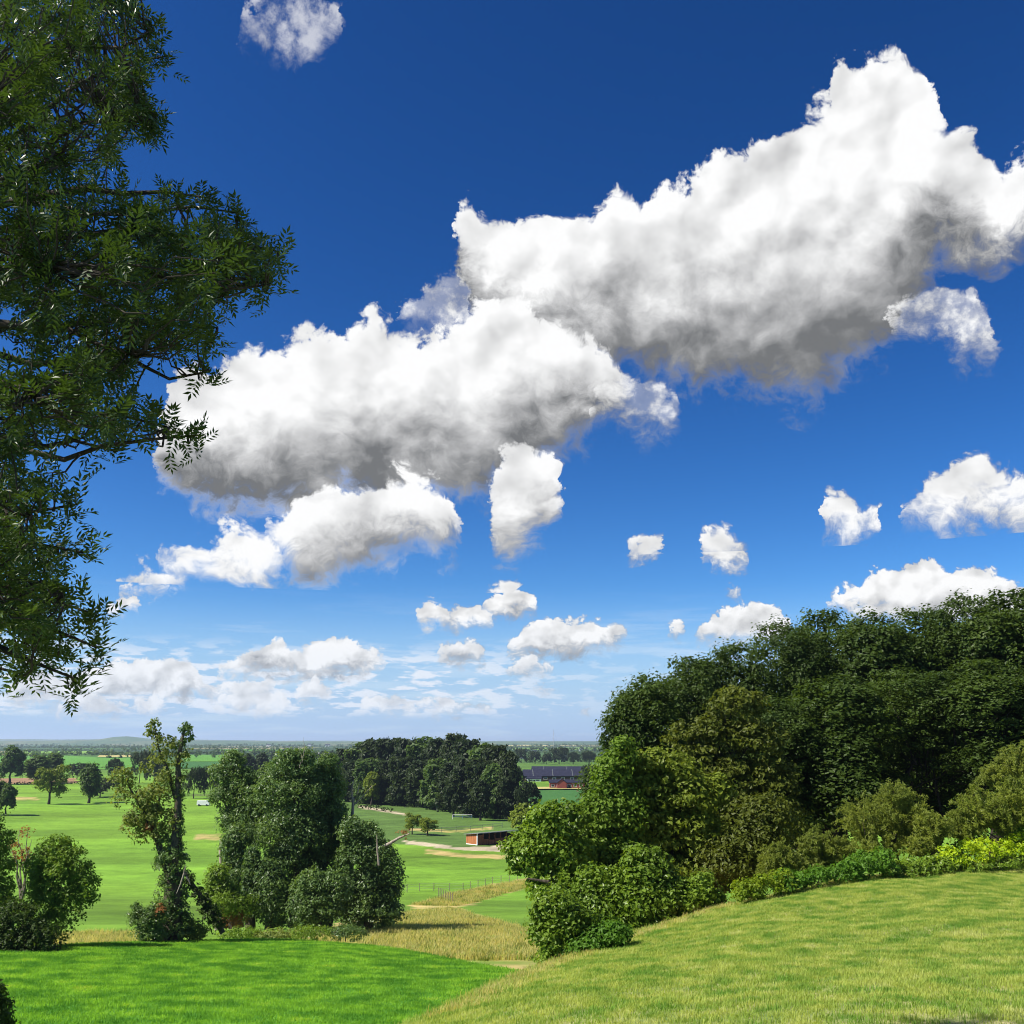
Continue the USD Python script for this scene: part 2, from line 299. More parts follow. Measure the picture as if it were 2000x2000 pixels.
# ------------------------------------------------------------------ materials
def look(name, nodes, links, surface): return usdkit.material(stage, '/World/Looks/' + name, nodes, links, surface=surface)
def leaf_look(name, dark, mid, light, trans=0.25, rough=0.5, spec=0.25, patch=0.35, k=1.0, own=0.55):
    """Leaves: every leaf its own tone, drifting over the crown."""
    trans, k = (0.45, k * 2.5) if k == 1.0 else (0.45 if k < 1.6 else 0.5, k * 2.5 if k < 1.6 else k)
    if name == 'ash_leaf': trans = 0.3
    dark, mid, light = (tuple(min(c * k * w, 0.6) for c, w in zip(x, (1.25, 1.0, 0.85))) for x in (dark, mid, light))
    return look(name, {
        'geo': ('geometry', {}), 'ns': ('noise_texture', {'scale': patch, 'detail': 2.0}),
        'mx': ('math', {'math_type': 'multiply_add', 'value2': own}), 'm2': ('map_range', {'from_min': 0.5 - 0.25 * (own < 0.5) - 0.5 * (own > 0.5), 'from_max': 0.5 + 0.25 * (own < 0.5) + 0.5 * (own > 0.5), 'to_max': 1 - own}),
        'ramp': ('rgb_ramp', {'ramp': [(0.15, dark), (0.5, mid), (0.9, light)]}),
        'p': ('principled_bsdf', {'roughness': rough, 'specular_ior_level': spec}),
        'tc': ('vector_math', {'math_type': 'multiply', 'vector2': (1.2, 1.15, 0.5)}),
        't': ('translucent_bsdf', {}), 'mix': ('mix_closure', {'fac': trans})},
        [('geo.position', 'ns.vector'), ('geo.random_per_island', 'mx.value1'), ('ns.fac', 'm2.value'), ('m2.result', 'mx.value3'), ('mx.value', 'ramp.fac'),
         ('ramp.color', 'p.base_color'), ('ramp.color', 'tc.vector1'), ('tc.vector', 't.color'), ('p.BSDF', 'mix.closure1'), ('t.BSDF', 'mix.closure2')], 'mix.closure')
def rough_look(name, a, b, scale=3.0, rough=0.9, bump=0.0, detail=5.0, stretch=(1, 1, 1)):
    nodes = {'geo': ('texture_coordinate', {}), 'mp': ('mapping', {'scale': stretch}), 'ns': ('noise_texture', {'scale': scale, 'detail': detail, 'roughness': 0.6}),
             'ramp': ('rgb_ramp', {'ramp': [(0.3, a), (0.7, b)]}), 'p': ('principled_bsdf', {'roughness': rough, 'specular_ior_level': 0.2})}
    links = [('geo.object', 'mp.vector'), ('mp.vector', 'ns.vector'), ('ns.fac', 'ramp.fac'), ('ramp.color', 'p.base_color')]
    if bump: nodes['b'] = ('bump', {'strength': 1.0, 'distance': bump}); links += [('ns.fac', 'b.height'), ('b.normal', 'p.normal')]
    return look(name, nodes, links, 'p.BSDF')
def turf_look(name, stops, s_big, s_mid, s_fine, bump=0.05, stretch=(1, 1, 1), attr=False, mid_w=0.45, fine_w=0.35):
    """Turf: broad, middling and fine patches. With attr the mesh's own colour (bare earth, hay, sand) is varied instead."""
    n = {'geo': ('geometry', {}), 'mp': ('mapping', {'scale': stretch}),
         'a': ('noise_texture', {'scale': s_big, 'detail': 3.0}), 'b': ('noise_texture', {'scale': s_mid, 'detail': 4.0, 'roughness': 0.6}), 'c': ('noise_texture', {'scale': s_fine, 'detail': 4.0, 'roughness': 0.7}),
         'x': ('math', {'math_type': 'multiply', 'value2': 1 - mid_w - fine_w}), 'y': ('math', {'math_type': 'multiply_add', 'value2': mid_w}), 'z': ('math', {'math_type': 'multiply_add', 'value2': fine_w}),
         'p': ('principled_bsdf', {'roughness': 0.85, 'specular_ior_level': 0.12}), 'bp': ('bump', {'strength': 1.0, 'distance': bump})}
    l = [('geo.position', 'mp.vector')] + [('mp.vector', f'{k}.vector') for k in 'abc'] + [('a.fac', 'x.value1'), ('b.fac', 'y.value1'), ('x.value', 'y.value3'), ('c.fac', 'z.value1'), ('y.value', 'z.value3')]
    if attr:
        n['at'] = ('attribute', {'attribute': 'turf'}); n['mr'] = ('map_range', {'from_min': 0.32, 'from_max': 0.68, 'to_min': 0.55, 'to_max': 1.5})
        n['v'] = ('vector_math', {'math_type': 'scale'})
        l += [('z.value', 'mr.value'), ('at.color', 'v.vector1'), ('mr.result', 'v.scale'), ('v.vector', 'p.base_color')]
    else:
        n['r'] = ('rgb_ramp', {'ramp': stops}); l += [('z.value', 'r.fac'), ('r.color', 'p.base_color')]
    l += [('z.value', 'bp.height'), ('bp.normal', 'p.normal')]
    return look(name, n, l, 'p.BSDF')
LOOK = {}
LOOK['oak'] = leaf_look('oak_leaf', (0.014, 0.031, 0.006), (0.032, 0.062, 0.009), (0.070, 0.108, 0.014), 0.18, patch=0.25)
LOOK['maple'] = leaf_look('maple_leaf', (0.034, 0.058, 0.007), (0.075, 0.115, 0.012), (0.15, 0.19, 0.020), 0.22, patch=0.4, k=1.25)
LOOK['olive'] = leaf_look('olive_leaf', (0.026, 0.042, 0.006), (0.055, 0.080, 0.010), (0.12, 0.14, 0.016), 0.22, patch=0.4)
LOOK['laurel'] = leaf_look('laurel_leaf', (0.030, 0.062, 0.007), (0.068, 0.125, 0.012), (0.13, 0.20, 0.02), 0.2, 0.4, 0.3, patch=0.6, k=1.25)
LOOK['lime'] = leaf_look('lime_leaf', (0.028, 0.062, 0.007), (0.064, 0.118, 0.012), (0.12, 0.185, 0.018), 0.28, patch=0.6, k=1.2)
LOOK['ivy'] = leaf_look('ivy_leaf', (0.020, 0.045, 0.014), (0.055, 0.100, 0.030), (0.13, 0.18, 0.06), 0.15, 0.38, 0.4, patch=0.5, k=1.35)
LOOK['pale'] = leaf_look('pale_leaf', (0.05, 0.08, 0.02), (0.10, 0.14, 0.03), (0.18, 0.21, 0.05), 0.25, patch=0.6)
LOOK['rust'] = leaf_look('rust_leaf', (0.06, 0.035, 0.015), (0.11, 0.065, 0.02), (0.15, 0.11, 0.03), 0.2, k=1.5)
LOOK['ash'] = leaf_look('ash_leaf', (0.020, 0.050, 0.010), (0.048, 0.100, 0.016), (0.15, 0.19, 0.025), 0.30, 0.42, 0.35, patch=0.5, k=0.54)
LOOK['feather'] = leaf_look('feathery_leaf', (0.030, 0.048, 0.010), (0.065, 0.090, 0.014), (0.13, 0.165, 0.024), 0.2, patch=0.5, k=4.6)
LOOK['feather_gold'] = leaf_look('golden_feathery_leaf', (0.034, 0.055, 0.010), (0.072, 0.105, 0.016), (0.14, 0.155, 0.026), 0.2, patch=0.6, k=3.8)
LOOK['bracken'] = leaf_look('bracken_leaf', (0.07, 0.13, 0.008), (0.14, 0.23, 0.012), (0.24, 0.31, 0.02), 0.3, patch=0.8, k=1.7)
LOOK['gold'] = leaf_look('golden_green_leaf', (0.15, 0.28, 0.008), (0.26, 0.43, 0.012), (0.36, 0.52, 0.02), 0.3, patch=0.8, k=1.7)
LOOK['nettle'] = leaf_look('nettle_leaf', (0.04, 0.11, 0.012), (0.08, 0.20, 0.02), (0.14, 0.28, 0.03), 0.3, patch=0.8, k=1.7)
LOOK['dark'] = leaf_look('dark_leaf', (0.008, 0.018, 0.006), (0.018, 0.032, 0.010), (0.040, 0.058, 0.015), 0.12, patch=0.08)
LOOK['far'] = leaf_look('far_leaf', (0.016, 0.036, 0.010), (0.032, 0.062, 0.014), (0.060, 0.095, 0.020), 0.12, patch=0.05, k=1.3)
LOOK['hay'] = leaf_look('dry_grass', (0.18, 0.20, 0.08), (0.27, 0.28, 0.14), (0.38, 0.40, 0.23), 0.3, 0.7, 0.1, patch=0.3, k=2.3)
LOOK['blade'] = leaf_look('grass_blade', (0.05, 0.12, 0.020), (0.135, 0.195, 0.052), (0.34, 0.33, 0.15), 0.3, 0.6, 0.15, patch=1.4, k=2.4, own=0.28)
LOOK['lawn_blade'] = leaf_look('lawn_blade', (0.030, 0.105, 0.014), (0.085, 0.20, 0.024), (0.20, 0.33, 0.045), 0.3, 0.6, 0.15, patch=0.7, k=2.5, own=0.35)
LOOK['bark'] = rough_look('bark', (0.035, 0.028, 0.02), (0.11, 0.09, 0.065), 9.0, 0.9, 0.03, stretch=(1, 1, 0.3))
LOOK['dark_bark'] = rough_look('dark_bark', (0.018, 0.015, 0.011), (0.055, 0.045, 0.034), 7.0, 0.9, 0.02, stretch=(1, 1, 0.3))
LOOK['dead'] = rough_look('dead_wood', (0.16, 0.13, 0.10), (0.38, 0.33, 0.27), 4.0, 0.85, 0.02, stretch=(1, 1, 0.25))
LOOK['hillside'] = turf_look('hillside_turf', [(0.32, (0.075, 0.15, 0.03)), (0.44, (0.15, 0.20, 0.055)), (0.55, (0.26, 0.27, 0.10)), (0.66, (0.42, 0.37, 0.18))], 0.25, 1.1, 7.0, 0.06, mid_w=0.5, fine_w=0.28)
LOOK['lawn'] = turf_look('lawn_turf', [(0.30, (0.03, 0.13, 0.012)), (0.5, (0.065, 0.20, 0.018)), (0.70, (0.13, 0.28, 0.03))], 0.06, 0.5, 2.2, 0.10, stretch=(0.6, 1.3, 1))
LOOK['valley'] = turf_look('valley_turf', None, 0.02, 0.11, 0.6, 0.12, stretch=(0.7, 1.2, 1), attr=True)
LOOK['earth'] = rough_look('bare_earth', (0.22, 0.13, 0.07), (0.42, 0.27, 0.16), 2.5, 0.95, 0.03)

# ------------------------------------------------------------------ the land
def crest_distance(x, y, line):
    """Signed distance to a crest line, positive beyond it (to its left as it runs from the left end)."""
    best, sign = np.full(x.shape, 1e9), np.zeros(x.shape)
    for (ax, ay), (bx, by) in zip(line[:-1], line[1:]):
        dx, dy = bx - ax, by - ay; t = np.clip(((x - ax) * dx + (y - ay) * dy) / (dx * dx + dy * dy), 0, 1)
        d = np.hypot(x - ax - t * dx, y - ay - t * dy); s = np.sign(dx * (y - ay) - dy * (x - ax))
        near = d < best - 1e-9; best, sign = np.where(near, d, best), np.where(near, s, sign)
    return best * sign
HILL_CREST = [(-9.0, -12.0), (-5.2, 6.0), (-1.5, 20.0), (-0.3, 25.0), (1.0, 30.0), (3.3, 34.0), (7.4, 38.0), (14.4, 42.0), (22.7, 46.0), (36.0, 52.0), (60.0, 58.0)]
LAWN_CREST = [(-70.0, 38.0), (-34.5, 52.0), (-29.0, 57.0), (-23.0, 66.0), (-18.7, 69.5), (-14.0, 70.5), (-9.3, 67.0), (-4.5, 61.0), (1.4, 51.0), (8.0, 40.0), (16.0, 20.0)]
_h = np.array([at(*p) for p in [(1000, 2000, 13), (2000, 2000, 11.5), (1500, 2000, 12), (2000, 1760, 34), (1400, 1830, 32), (1060, 1925, 26), (1700, 1790, 34)] + 2 * [(860, 2000, 20), (960, 1945, 25), (1060, 1893, 30), (1200, 1829, 34), (1400, 1760, 38), (1700, 1718, 42), (2000, 1682, 46)]] + 3 * [[0, 0, -1.6]])
_q = lambda x, y: np.stack([1 + 0 * x, x, y, x * y, y * y, x * x], -1)
HILL_FIT = np.linalg.lstsq(_q(_h[:, 0], _h[:, 1]), _h[:, 2], rcond=None)[0]
def hill(x, y):
    x, y = np.asarray(x, float), np.asarray(y, float); s = np.maximum(crest_distance(x, y, HILL_CREST) + 0.6, 0)
    p = np.stack([x * 0.22, y * 0.22, 0 * x], -1)
    q = np.clip(x, -20, 45), np.clip(y, -14, 62)
    return HILL_FIT[0] + HILL_FIT[1] * q[0] + HILL_FIT[2] * q[1] + HILL_FIT[3] * q[0] * q[1] + HILL_FIT[4] * q[1] ** 2 + HILL_FIT[5] * q[0] ** 2 + (meshkit.fbm(p, 3, 5) - 0.5) * 0.35 - np.where(s < 9, 0.034 * s * s, 0.034 * 81 + 0.45 * (s - 9))
def lawn(x, y):
    x, y = np.asarray(x, float), np.asarray(y, float); s = np.maximum(crest_distance(x, y, LAWN_CREST) + 2.0, 0)
    p = np.stack([x * 0.09, y * 0.09, 0 * x], -1)
    return -4.83 - 0.0286 * x - 0.1197 * y + (meshkit.fbm(p, 3, 9) - 0.5) * 0.5 - np.where(s < 12, 0.03 * s * s, 0.03 * 144 + 0.6 * (s - 12))
from scipy.interpolate import PchipInterpolator
_vz = PchipInterpolator([0, 30, 60, 75, 100, 130, 170, 215, 300, 1e6], [-9.5, -11, -13.0, -14.6, -17.5, -20.5, -23.8, -24.9, -25.0, -25.0])
def valley(x, y):
    x, y = np.asarray(x, float), np.asarray(y, float); p = np.stack([x * 0.02, y * 0.02, 0 * x], -1)
    fade = np.clip((y - 60) / 80, 0, 1) * np.clip((1500 - y) / 900, 0, 1)
    return _vz(np.clip(y, 0, 1e5)) + (meshkit.fbm(p, 3, 3) - 0.5) * 1.5 * fade
def sheet(xs, ys, f, flip=False):
    X, Y = np.meshgrid(xs, ys); Z = f(X, Y); v = np.stack([X, Y, Z], -1).reshape(-1, 3); n, m = X.shape
    i, j = np.meshgrid(np.arange(n - 1), np.arange(m - 1), indexing='ij'); a = i * m + j
    q = np.stack([a, a + 1, a + m + 1, a + m], -1).reshape(-1, 4)
    return v, np.vstack([q[:, [0, 1, 2]], q[:, [0, 2, 3]]])
def ground_at(u, v, f, y0, y1):
    """Where the sight line of pixel (u, v) meets the surface f."""
    Y = np.linspace(y0, y1, 1500); d = ray(u, v); d = d / d[1]; g = Y * d[2] - f(Y * d[0], Y)
    k = np.nonzero(g < 0)[0]; y = Y[k[0]] if len(k) else y1
    return np.array([y * d[0], y, float(f(np.array(y * d[0]), np.array(y)))])

obj('hillside', sheet(np.arange(-24, 82, 0.5), np.arange(-14, 86, 0.5), hill), LOOK['hillside'], smooth=True, kind='structure', label='dry sunlit grass slope falling away in the right foreground')
obj('lawn', sheet(np.arange(-120, 40, 0.8), np.arange(-6, 100, 0.8), lawn), LOOK['lawn'], smooth=True, kind='structure', label='vivid green mown lawn dropping to a crest at lower left')

# the valley: pasture, hay, sand and earth are colours of the ground itself
from shapely import Polygon, points as shp_points, contains
GRASS, RICH, HAY, SAND, EARTH, DULL = (0.14, 0.245, 0.022), (0.10, 0.205, 0.018), (0.40, 0.31, 0.12), (0.40, 0.34, 0.23), (0.25, 0.15, 0.08), (0.075, 0.135, 0.028)
PATCHES = [   # outlines of ground of one kind, noted where the photograph shows them and read off on the valley floor
 (DULL, [(640, 1540), (1300, 1560), (1300, 1640), (1010, 1655), (880, 1655), (640, 1640)]),
 (HAY, [(560, 1830), (700, 1790), (830, 1780), (880, 1765), (960, 1800), (1120, 1830), (1200, 1900), (1060, 1935), (600, 1935)]),
 (HAY, [(800, 1770), (880, 1745), (960, 1728), (1080, 1708), (1090, 1722), (980, 1748), (900, 1772), (860, 1790)]),
 (HAY, [(-50, 1838), (90, 1826), (260, 1822), (340, 1830), (340, 1960), (-50, 1960)]),
 (HAY, [(380, 1630), (432, 1628), (432, 1640), (380, 1640)]),
 (SAND, [(786, 1641), (830, 1645), (900, 1655), (1010, 1650), (1030, 1656), (990, 1664), (900, 1661), (820, 1652), (786, 1646)]),
 (HAY, [(830, 1658), (900, 1666), (1020, 1672), (1020, 1680), (900, 1676), (830, 1666)]),
 (HAY, [(800, 1618), (880, 1622), (960, 1614), (960, 1619), (880, 1627), (800, 1623)]),
 (SAND, [(700, 1572), (800, 1590), (800, 1594), (700, 1578)]),
 (EARTH, [(-40, 1520), (150, 1520), (150, 1530), (-40, 1531)]),
 (HAY, [(-40, 1556), (75, 1557), (75, 1563), (-40, 1562)]),
]
def valley_colour(v):
    d = v / np.maximum(v[:, 1:2], 1); f = v[:, 1] * math.cos(PITCH) + v[:, 2] * math.sin(PITCH); upv = -v[:, 1] * math.sin(PITCH) + v[:, 2] * math.cos(PITCH)
    u, w = 1000 + FPX * v[:, 0] / f, 1000 - FPX * upv / f
    p = v * [0.06, 0.06, 0]; big = meshkit.fbm(p * 0.35, 3, 21)[:, None]
    col = np.array(GRASS) * (1 - big) + np.array(RICH) * big
    scale = np.clip(900 / np.maximum(v[:, 1], 60), 0.6, 9)          # ragged edges, about a metre or two
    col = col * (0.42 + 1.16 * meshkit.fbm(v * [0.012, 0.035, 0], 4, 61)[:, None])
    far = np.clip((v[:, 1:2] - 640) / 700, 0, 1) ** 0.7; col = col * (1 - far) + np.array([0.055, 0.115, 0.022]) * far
    u = u + (meshkit.fbm(p * 6, 3, 31) - 0.5) * 3 * scale; w = w + (meshkit.fbm(p * 6, 3, 41) - 0.5) * 1.6 * scale
    for c, poly in PATCHES:
        k = contains(Polygon(poly), shp_points(u, w)); n = meshkit.fbm(v[k] * [0.25, 0.25, 0], 3, 51)[:, None]
        col[k] = np.array(c) * (0.75 + 0.5 * n) if c != HAY else np.array(c) * np.clip((n - 0.25) * 2.6, 0, 1) + np.array([0.13, 0.19, 0.03]) * (1 - np.clip((n - 0.25) * 2.6, 0, 1))
    return col
ys = np.concatenate([np.arange(36, 240, 1.0), 240 * 1.006 ** np.arange(0, 330)])
t = np.linspace(-0.95, 0.95, 420)
X, Y = np.meshgrid(t, ys); X = X * (Y * 0.75 + 30); Z = valley(X, Y); vv = np.stack([X, Y, Z], -1).reshape(-1, 3)
n_, m_ = X.shape; i_, j_ = np.meshgrid(np.arange(n_ - 1), np.arange(m_ - 1), indexing='ij'); a_ = i_ * m_ + j_
qq = np.stack([a_, a_ + 1, a_ + m_ + 1, a_ + m_], -1).reshape(-1, 4)
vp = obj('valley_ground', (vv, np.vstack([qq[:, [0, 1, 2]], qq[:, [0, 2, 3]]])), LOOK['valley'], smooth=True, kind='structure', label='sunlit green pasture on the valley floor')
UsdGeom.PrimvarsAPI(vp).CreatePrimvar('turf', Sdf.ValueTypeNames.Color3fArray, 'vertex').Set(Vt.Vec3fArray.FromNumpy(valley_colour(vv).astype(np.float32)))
Y_END = ys[-1]

# the far plain, with fields by the hundred, then low hills
LOOK['plain'] = look('plain_fields', {'geo': ('geometry', {}), 'mp': ('mapping', {'scale': (0.0022, 0.0014, 0.0)}), 'vo': ('voronoi_texture', {'dimensions': '2D', 'scale': 1.0}),
    'sc': ('separate_color', {}), 'r': ('rgb_ramp', {'ramp': [(0.0, (0.03, 0.06, 0.02)), (0.35, (0.06, 0.13, 0.025)), (0.5, (0.035, 0.07, 0.022)), (0.66, (0.22, 0.20, 0.09)), (0.72, (0.05, 0.10, 0.03)), (0.9, (0.30, 0.27, 0.15)), (0.95, (0.035, 0.07, 0.03))], 'interpolate': False}),
    'p': ('principled_bsdf', {'roughness': 0.95, 'specular_ior_level': 0.1})},
    [('geo.position', 'mp.vector'), ('mp.vector', 'vo.vector'), ('vo.color', 'sc.color'), ('sc.r', 'r.fac'), ('r.color', 'p.base_color')], 'p.BSDF')
far_y = Y_END * 1.0 + (np.linspace(0, 1, 40) ** 2) * (26000 - Y_END)
obj('plain', (lambda X, Y: (np.stack([X * (Y * 0.8 + 30), Y, np.full(X.shape, -25.0)], -1).reshape(-1, 3), np.vstack([q2[:, [0, 1, 2]], q2[:, [0, 2, 3]]])) if (q2 := (lambda n, m: np.stack([(a := (np.arange(n - 1)[:, None] * m + np.arange(m - 1)[None]).ravel()), a + 1, a + m + 1, a + m], -1))(*X.shape)) is not None else 0)(*np.meshgrid(np.linspace(-1, 1, 9), far_y)), LOOK['plain'], kind='structure', label='hazy patchwork plain reaching to the horizon')

# ------------------------------------------------------------------ trees and shrubs
def tree(name, label, cat, base, lobes, n, size, leaf, seed, r0=0.25, bark='bark', group=None, top=None, extra=(), **kw):
    """A tree of its own: trunk with limbs, and a crown of leaves."""
    t = thing(name, label, cat, base, group)
    obj('trunk', limbs(base, lobes, r0, seed, top), LOOK[bark], t, smooth=True)
    obj('crown', crown(lobes, n, size, seed, **kw), LOOK[leaf], t)
    for nm, mesh, lk in extra: obj(nm, mesh, LOOK[lk], t)
    return t
def on(u, v, f, y):               # a base point on surface f, in the direction of column u, y metres ahead
    x = at(u, v, y)[0]; return np.array([x, y, float(f(np.array(x), np.array(y)))])

# --- the wood on the hill's far flank: four broad oaks, repeated
def oak_proto(i):
    rng = np.random.default_rng(100 + i); L = [(0, 0, 8.6, 3.6, 3.6, 2.8)]
    for k in range(11):
        a, r, z = rng.uniform(0, 6.28), rng.uniform(2.2, 4.6), rng.uniform(3.4, 9.6)
        r *= 1.0 if z < 7.5 else 0.7; s = rng.uniform(1.3, 2.3)
        L.append((r * math.cos(a), r * math.sin(a), z, s, s, s * rng.uniform(0.65, 0.9)))
    return L
OAKS = [   # column and row of the crown's top, metres ahead, width in the photograph's pixels, prototype, what sets it apart
 (1262, 1318, 60, 215, 0, 'dark oak at the low left end of the wood, drooping over the view'),
 (1345, 1277, 63, 235, 1, 'second oak from the left end of the hillside wood'),
 (1437, 1243, 66, 235, 2, 'oak whose crown rises behind the olive maple in the wood'),
 (1530, 1203, 68, 260, 3, 'rounded oak where the skyline of the wood makes its first hump'),
 (1612, 1186, 71, 250, 1, 'oak on the left hump of the wood, against a small cloud'),
 (1700, 1196, 67, 250, 0, 'oak in the dip of the skyline of the wood'),
 (1790, 1176, 69, 270, 2, 'tall oak right of the dip in the skyline of the wood'),
 (1885, 1152, 66, 280, 3, 'tallest dark oak of the wood near the right edge of the photo'),
 (1985, 1146, 64, 290, 1, 'oak of the wood cut by the right edge of the photo'),
 (2110, 1140, 66, 300, 0, 'oak of the wood just beyond the right edge'),
 (1500, 1352, 58, 250, 2, 'shaded oak low in the wood right of the olive maple'),
 (1630, 1318, 59, 280, 0, 'shaded oak in the middle front row of the wood'),
 (1775, 1300, 60, 290, 3, 'shaded oak in the front row behind the feathery bushes'),
 (1925, 1285, 58, 300, 1, 'shaded oak in the front row above the golden ground plants'),
 (2070, 1280, 58, 300, 2, 'shaded oak in the front row beyond the right edge'),
]
proto = {}
for i, (u, v, y, w, k, label) in enumerate(OAKS):
    top, foot = at(u, v, y), on(u, v, hill, y); foot[2] = max(foot[2], valley(foot[0], foot[1])) - 0.2
    h, half = top[2] - foot[2], w * y / FPX / 2
    if k not in proto:           # built at its own full size where it stands
        L = [(foot[0] + a * half / 5.4, foot[1] + b * half / 5.4, foot[2] + c * h / 11.4, d * half / 5.4, e * half / 5.4, f_ * h / 11.4 * 0.95) for a, b, c, d, e, f_ in oak_proto(k)]
        proto[k] = (tree('oak_tree', label, 'tree', foot, L, 46000, 0.215, 'oak', 200 + k, 0.32, 'dark_bark', 'oaks of the wood on the hillside', puff=0.62, per=30, fill=0.2, flat=0.7, up=0.6), half, h)
    else:
        src, h0, hh = proto[k]; copy_of(src, 'oak_tree', foot, 70 + 83 * i, (half / h0, half / h0, h / hh), label, 'tree', 'oaks of the wood on the hillside')

# --- the lighter trees and shrubs at the wood's foot, each built to its own outline
def shrub(name, label, cat, Y, rows, n, size, leaf, seed, f=None, depth=0.8, **kw):
    L = px_lobes(Y, rows, depth); lo = min(L, key=lambda c: c[2] - c[5]); c = np.mean([l[:2] for l in L], 0)
    z = lo[2] - lo[5]; base = np.array([c[0], c[1], z - 0.1])
    if f is not None: base[2] = min(base[2], float(f(c[0], c[1])))
    return tree(name, label, cat, base, L, n, size, leaf, seed, **kw)
shrub('maple_tree', 'tall olive maple with layered branches in front of the dark oaks', 'tree', 52,
      [(1440, 1385, 55, 42), (1400, 1440, 60, 45), (1478, 1450, 62, 45), (1370, 1500, 62, 45), (1430, 1520, 65, 45), (1500, 1530, 60, 50), (1340, 1450, 40, 35), (1460, 1590, 75, 55), (1400, 1620, 70, 50), (1530, 1600, 40, 45), (1440, 1680, 70, 50)], 24000, 0.22, 'olive', 31, r0=0.2, bark='dark_bark', puff=0.5, flat=0.45)
shrub('maple_tree', 'broad sunlit field maple hanging over the foot of the slope', 'tree', 46,
      [(1290, 1510, 60, 45), (1250, 1560, 50, 55), (1330, 1560, 60, 55), (1280, 1630, 70, 55), (1360, 1640, 55, 60), (1310, 1710, 80, 50), (1390, 1710, 45, 45), (1345, 1765, 60, 40), (1235, 1500, 30, 35), (1395, 1560, 35, 45)], 26000, 0.21, 'maple', 32, r0=0.2, bark='dark_bark', puff=0.45, flat=0.55)
shrub('lime_tree', 'fresh green upright tree left of the field maple', 'tree', 45,
      [(1195, 1520, 32, 45), (1215, 1590, 42, 50), (1175, 1600, 42, 55), (1150, 1670, 50, 50), (1215, 1680, 45, 50), (1190, 1740, 55, 45), (1220, 1480, 22, 35)], 22000, 0.19, 'lime', 33, r0=0.16, bark='dark_bark', puff=0.42)
shrub('oak_shrub', 'spreading young oak with a low bare branch reaching left over the field', 'tree', 43,
      [(1075, 1610, 50, 38), (1115, 1600, 35, 30), (1045, 1655, 42, 36), (1100, 1670, 50, 42), (1030, 1690, 32, 26), (1075, 1725, 45, 32), (1125, 1720, 40, 40), (1150, 1770, 40, 35), (1010, 1660, 22, 22)], 17000, 0.19, 'laurel', 34, r0=0.17, bark='dark_bark', puff=0.42, flat=0.6,
      extra=[('bare_branch', tube([at(1150, 1775, 43), at(1105, 1742, 42.5), at(1070, 1722, 42), at(1030, 1716, 42)], [0.13, 0.1, 0.07, 0.03]), 'bark')])
shrub('laurel_bush', 'glossy leaved bush along the upper edge of the grass slope', 'bush', 38.5,
      [(1180, 1775, 55, 35), (1260, 1760, 60, 38), (1330, 1755, 45, 32), (1220, 1805, 60, 28), (1150, 1810, 45, 32), (1290, 1790, 45, 24), (1370, 1735, 30, 25), (1300, 1725, 26, 30), (1215, 1735, 34, 36), (1160, 1735, 34, 36), (1260, 1700, 40, 40), (1110, 1760, 30, 34), (1385, 1760, 26, 22)], 28000, 0.16, 'laurel', 35, r0=0.1, bark='dark_bark', puff=0.36)
shrub('laurel_bush', 'leafy bush at the lowest left end of the slope, down to its edge', 'bush', 32,
      [(1085, 1780, 38, 34), (1075, 1825, 34, 34), (1100, 1860, 36, 32), (1120, 1815, 40, 36), (1085, 1885, 24, 18), (1060, 1790, 22, 26)], 15000, 0.14, 'laurel', 36, r0=0.08, bark='dark_bark', puff=0.3)
shrub('leafy_bush', 'small light green bush on the slope edge below the laurels', 'bush', 31.5,
      [(1150, 1850, 34, 20), (1195, 1828, 34, 20), (1120, 1872, 26, 14)], 6000, 0.12, 'nettle', 37, r0=0.05, bark='dark_bark', puff=0.25)
shrub('dark_bush', 'dark bush in the hollow between the slope and the wood', 'bush', 45,
      [(1420, 1690, 60, 45), (1470, 1660, 60, 50), (1500, 1600, 50, 50)], 9000, 0.18, 'olive', 38, r0=0.1, bark='dark_bark', puff=0.45)

# --- feathery bushes along the top of the slope
def feathery(label, Y, rows, n, leaf, seed):
    """A bush of thin arching stems set with narrow leaves."""
    rng = np.random.default_rng(seed); L = np.array(px_lobes(Y, rows, 0.8)); low = (L[:, 2] - L[:, 5]).min(); c = L[:, :3].mean(0)
    base = np.array([c[0], c[1], low - 0.25]); t = thing('feathery_bush', label, 'bush', base)
    C, N, stems = [], [], []
    m = n // 45
    for i in range(m):
        l = L[rng.integers(len(L))]; d = unit(rng.normal(size=3)); d[2] = abs(d[2]) * 1.2 - 0.25
        tip = l[:3] + d * l[3:] * rng.uniform(0.7, 1.08); root = np.array([l[0] + (tip[0] - l[0]) * .3, l[1] + (tip[1] - l[1]) * .3, low]) * 0.45 + l[:3] * 0.55
        p = bent(root, tip, (0, 0, 0.15 * l[5]), rng, 6, 0.02); p[-1] -= [0, 0, 0.18 * l[5]]
        s = rng.random(45) ** 0.7; q = np.array([[np.interp(a, np.linspace(0, 1, 6), p[:, k]) for k in range(3)] for a in s])
        C.append(q + rng.normal(0, 0.035, q.shape) * [1, 1, 1]); N.append(rng.normal(size=q.shape) + [0, -0.3, 0.5])
        if i % 6 == 0: stems.append(tube(p, np.linspace(0.016, 0.004, 6), 3))
    for l in L: stems.append(tube(bent(base, l[:3], (0, 0, 0), rng), np.linspace(0.05, 0.02, 6), 5))
    C = np.vstack(C); obj('stems', join(stems), LOOK['bark'], t); obj('foliage', leaves(C, np.vstack(N), 0.15 * rng.uniform(0.6, 1.4, len(C)), rng, 0.26), LOOK[leaf], t)
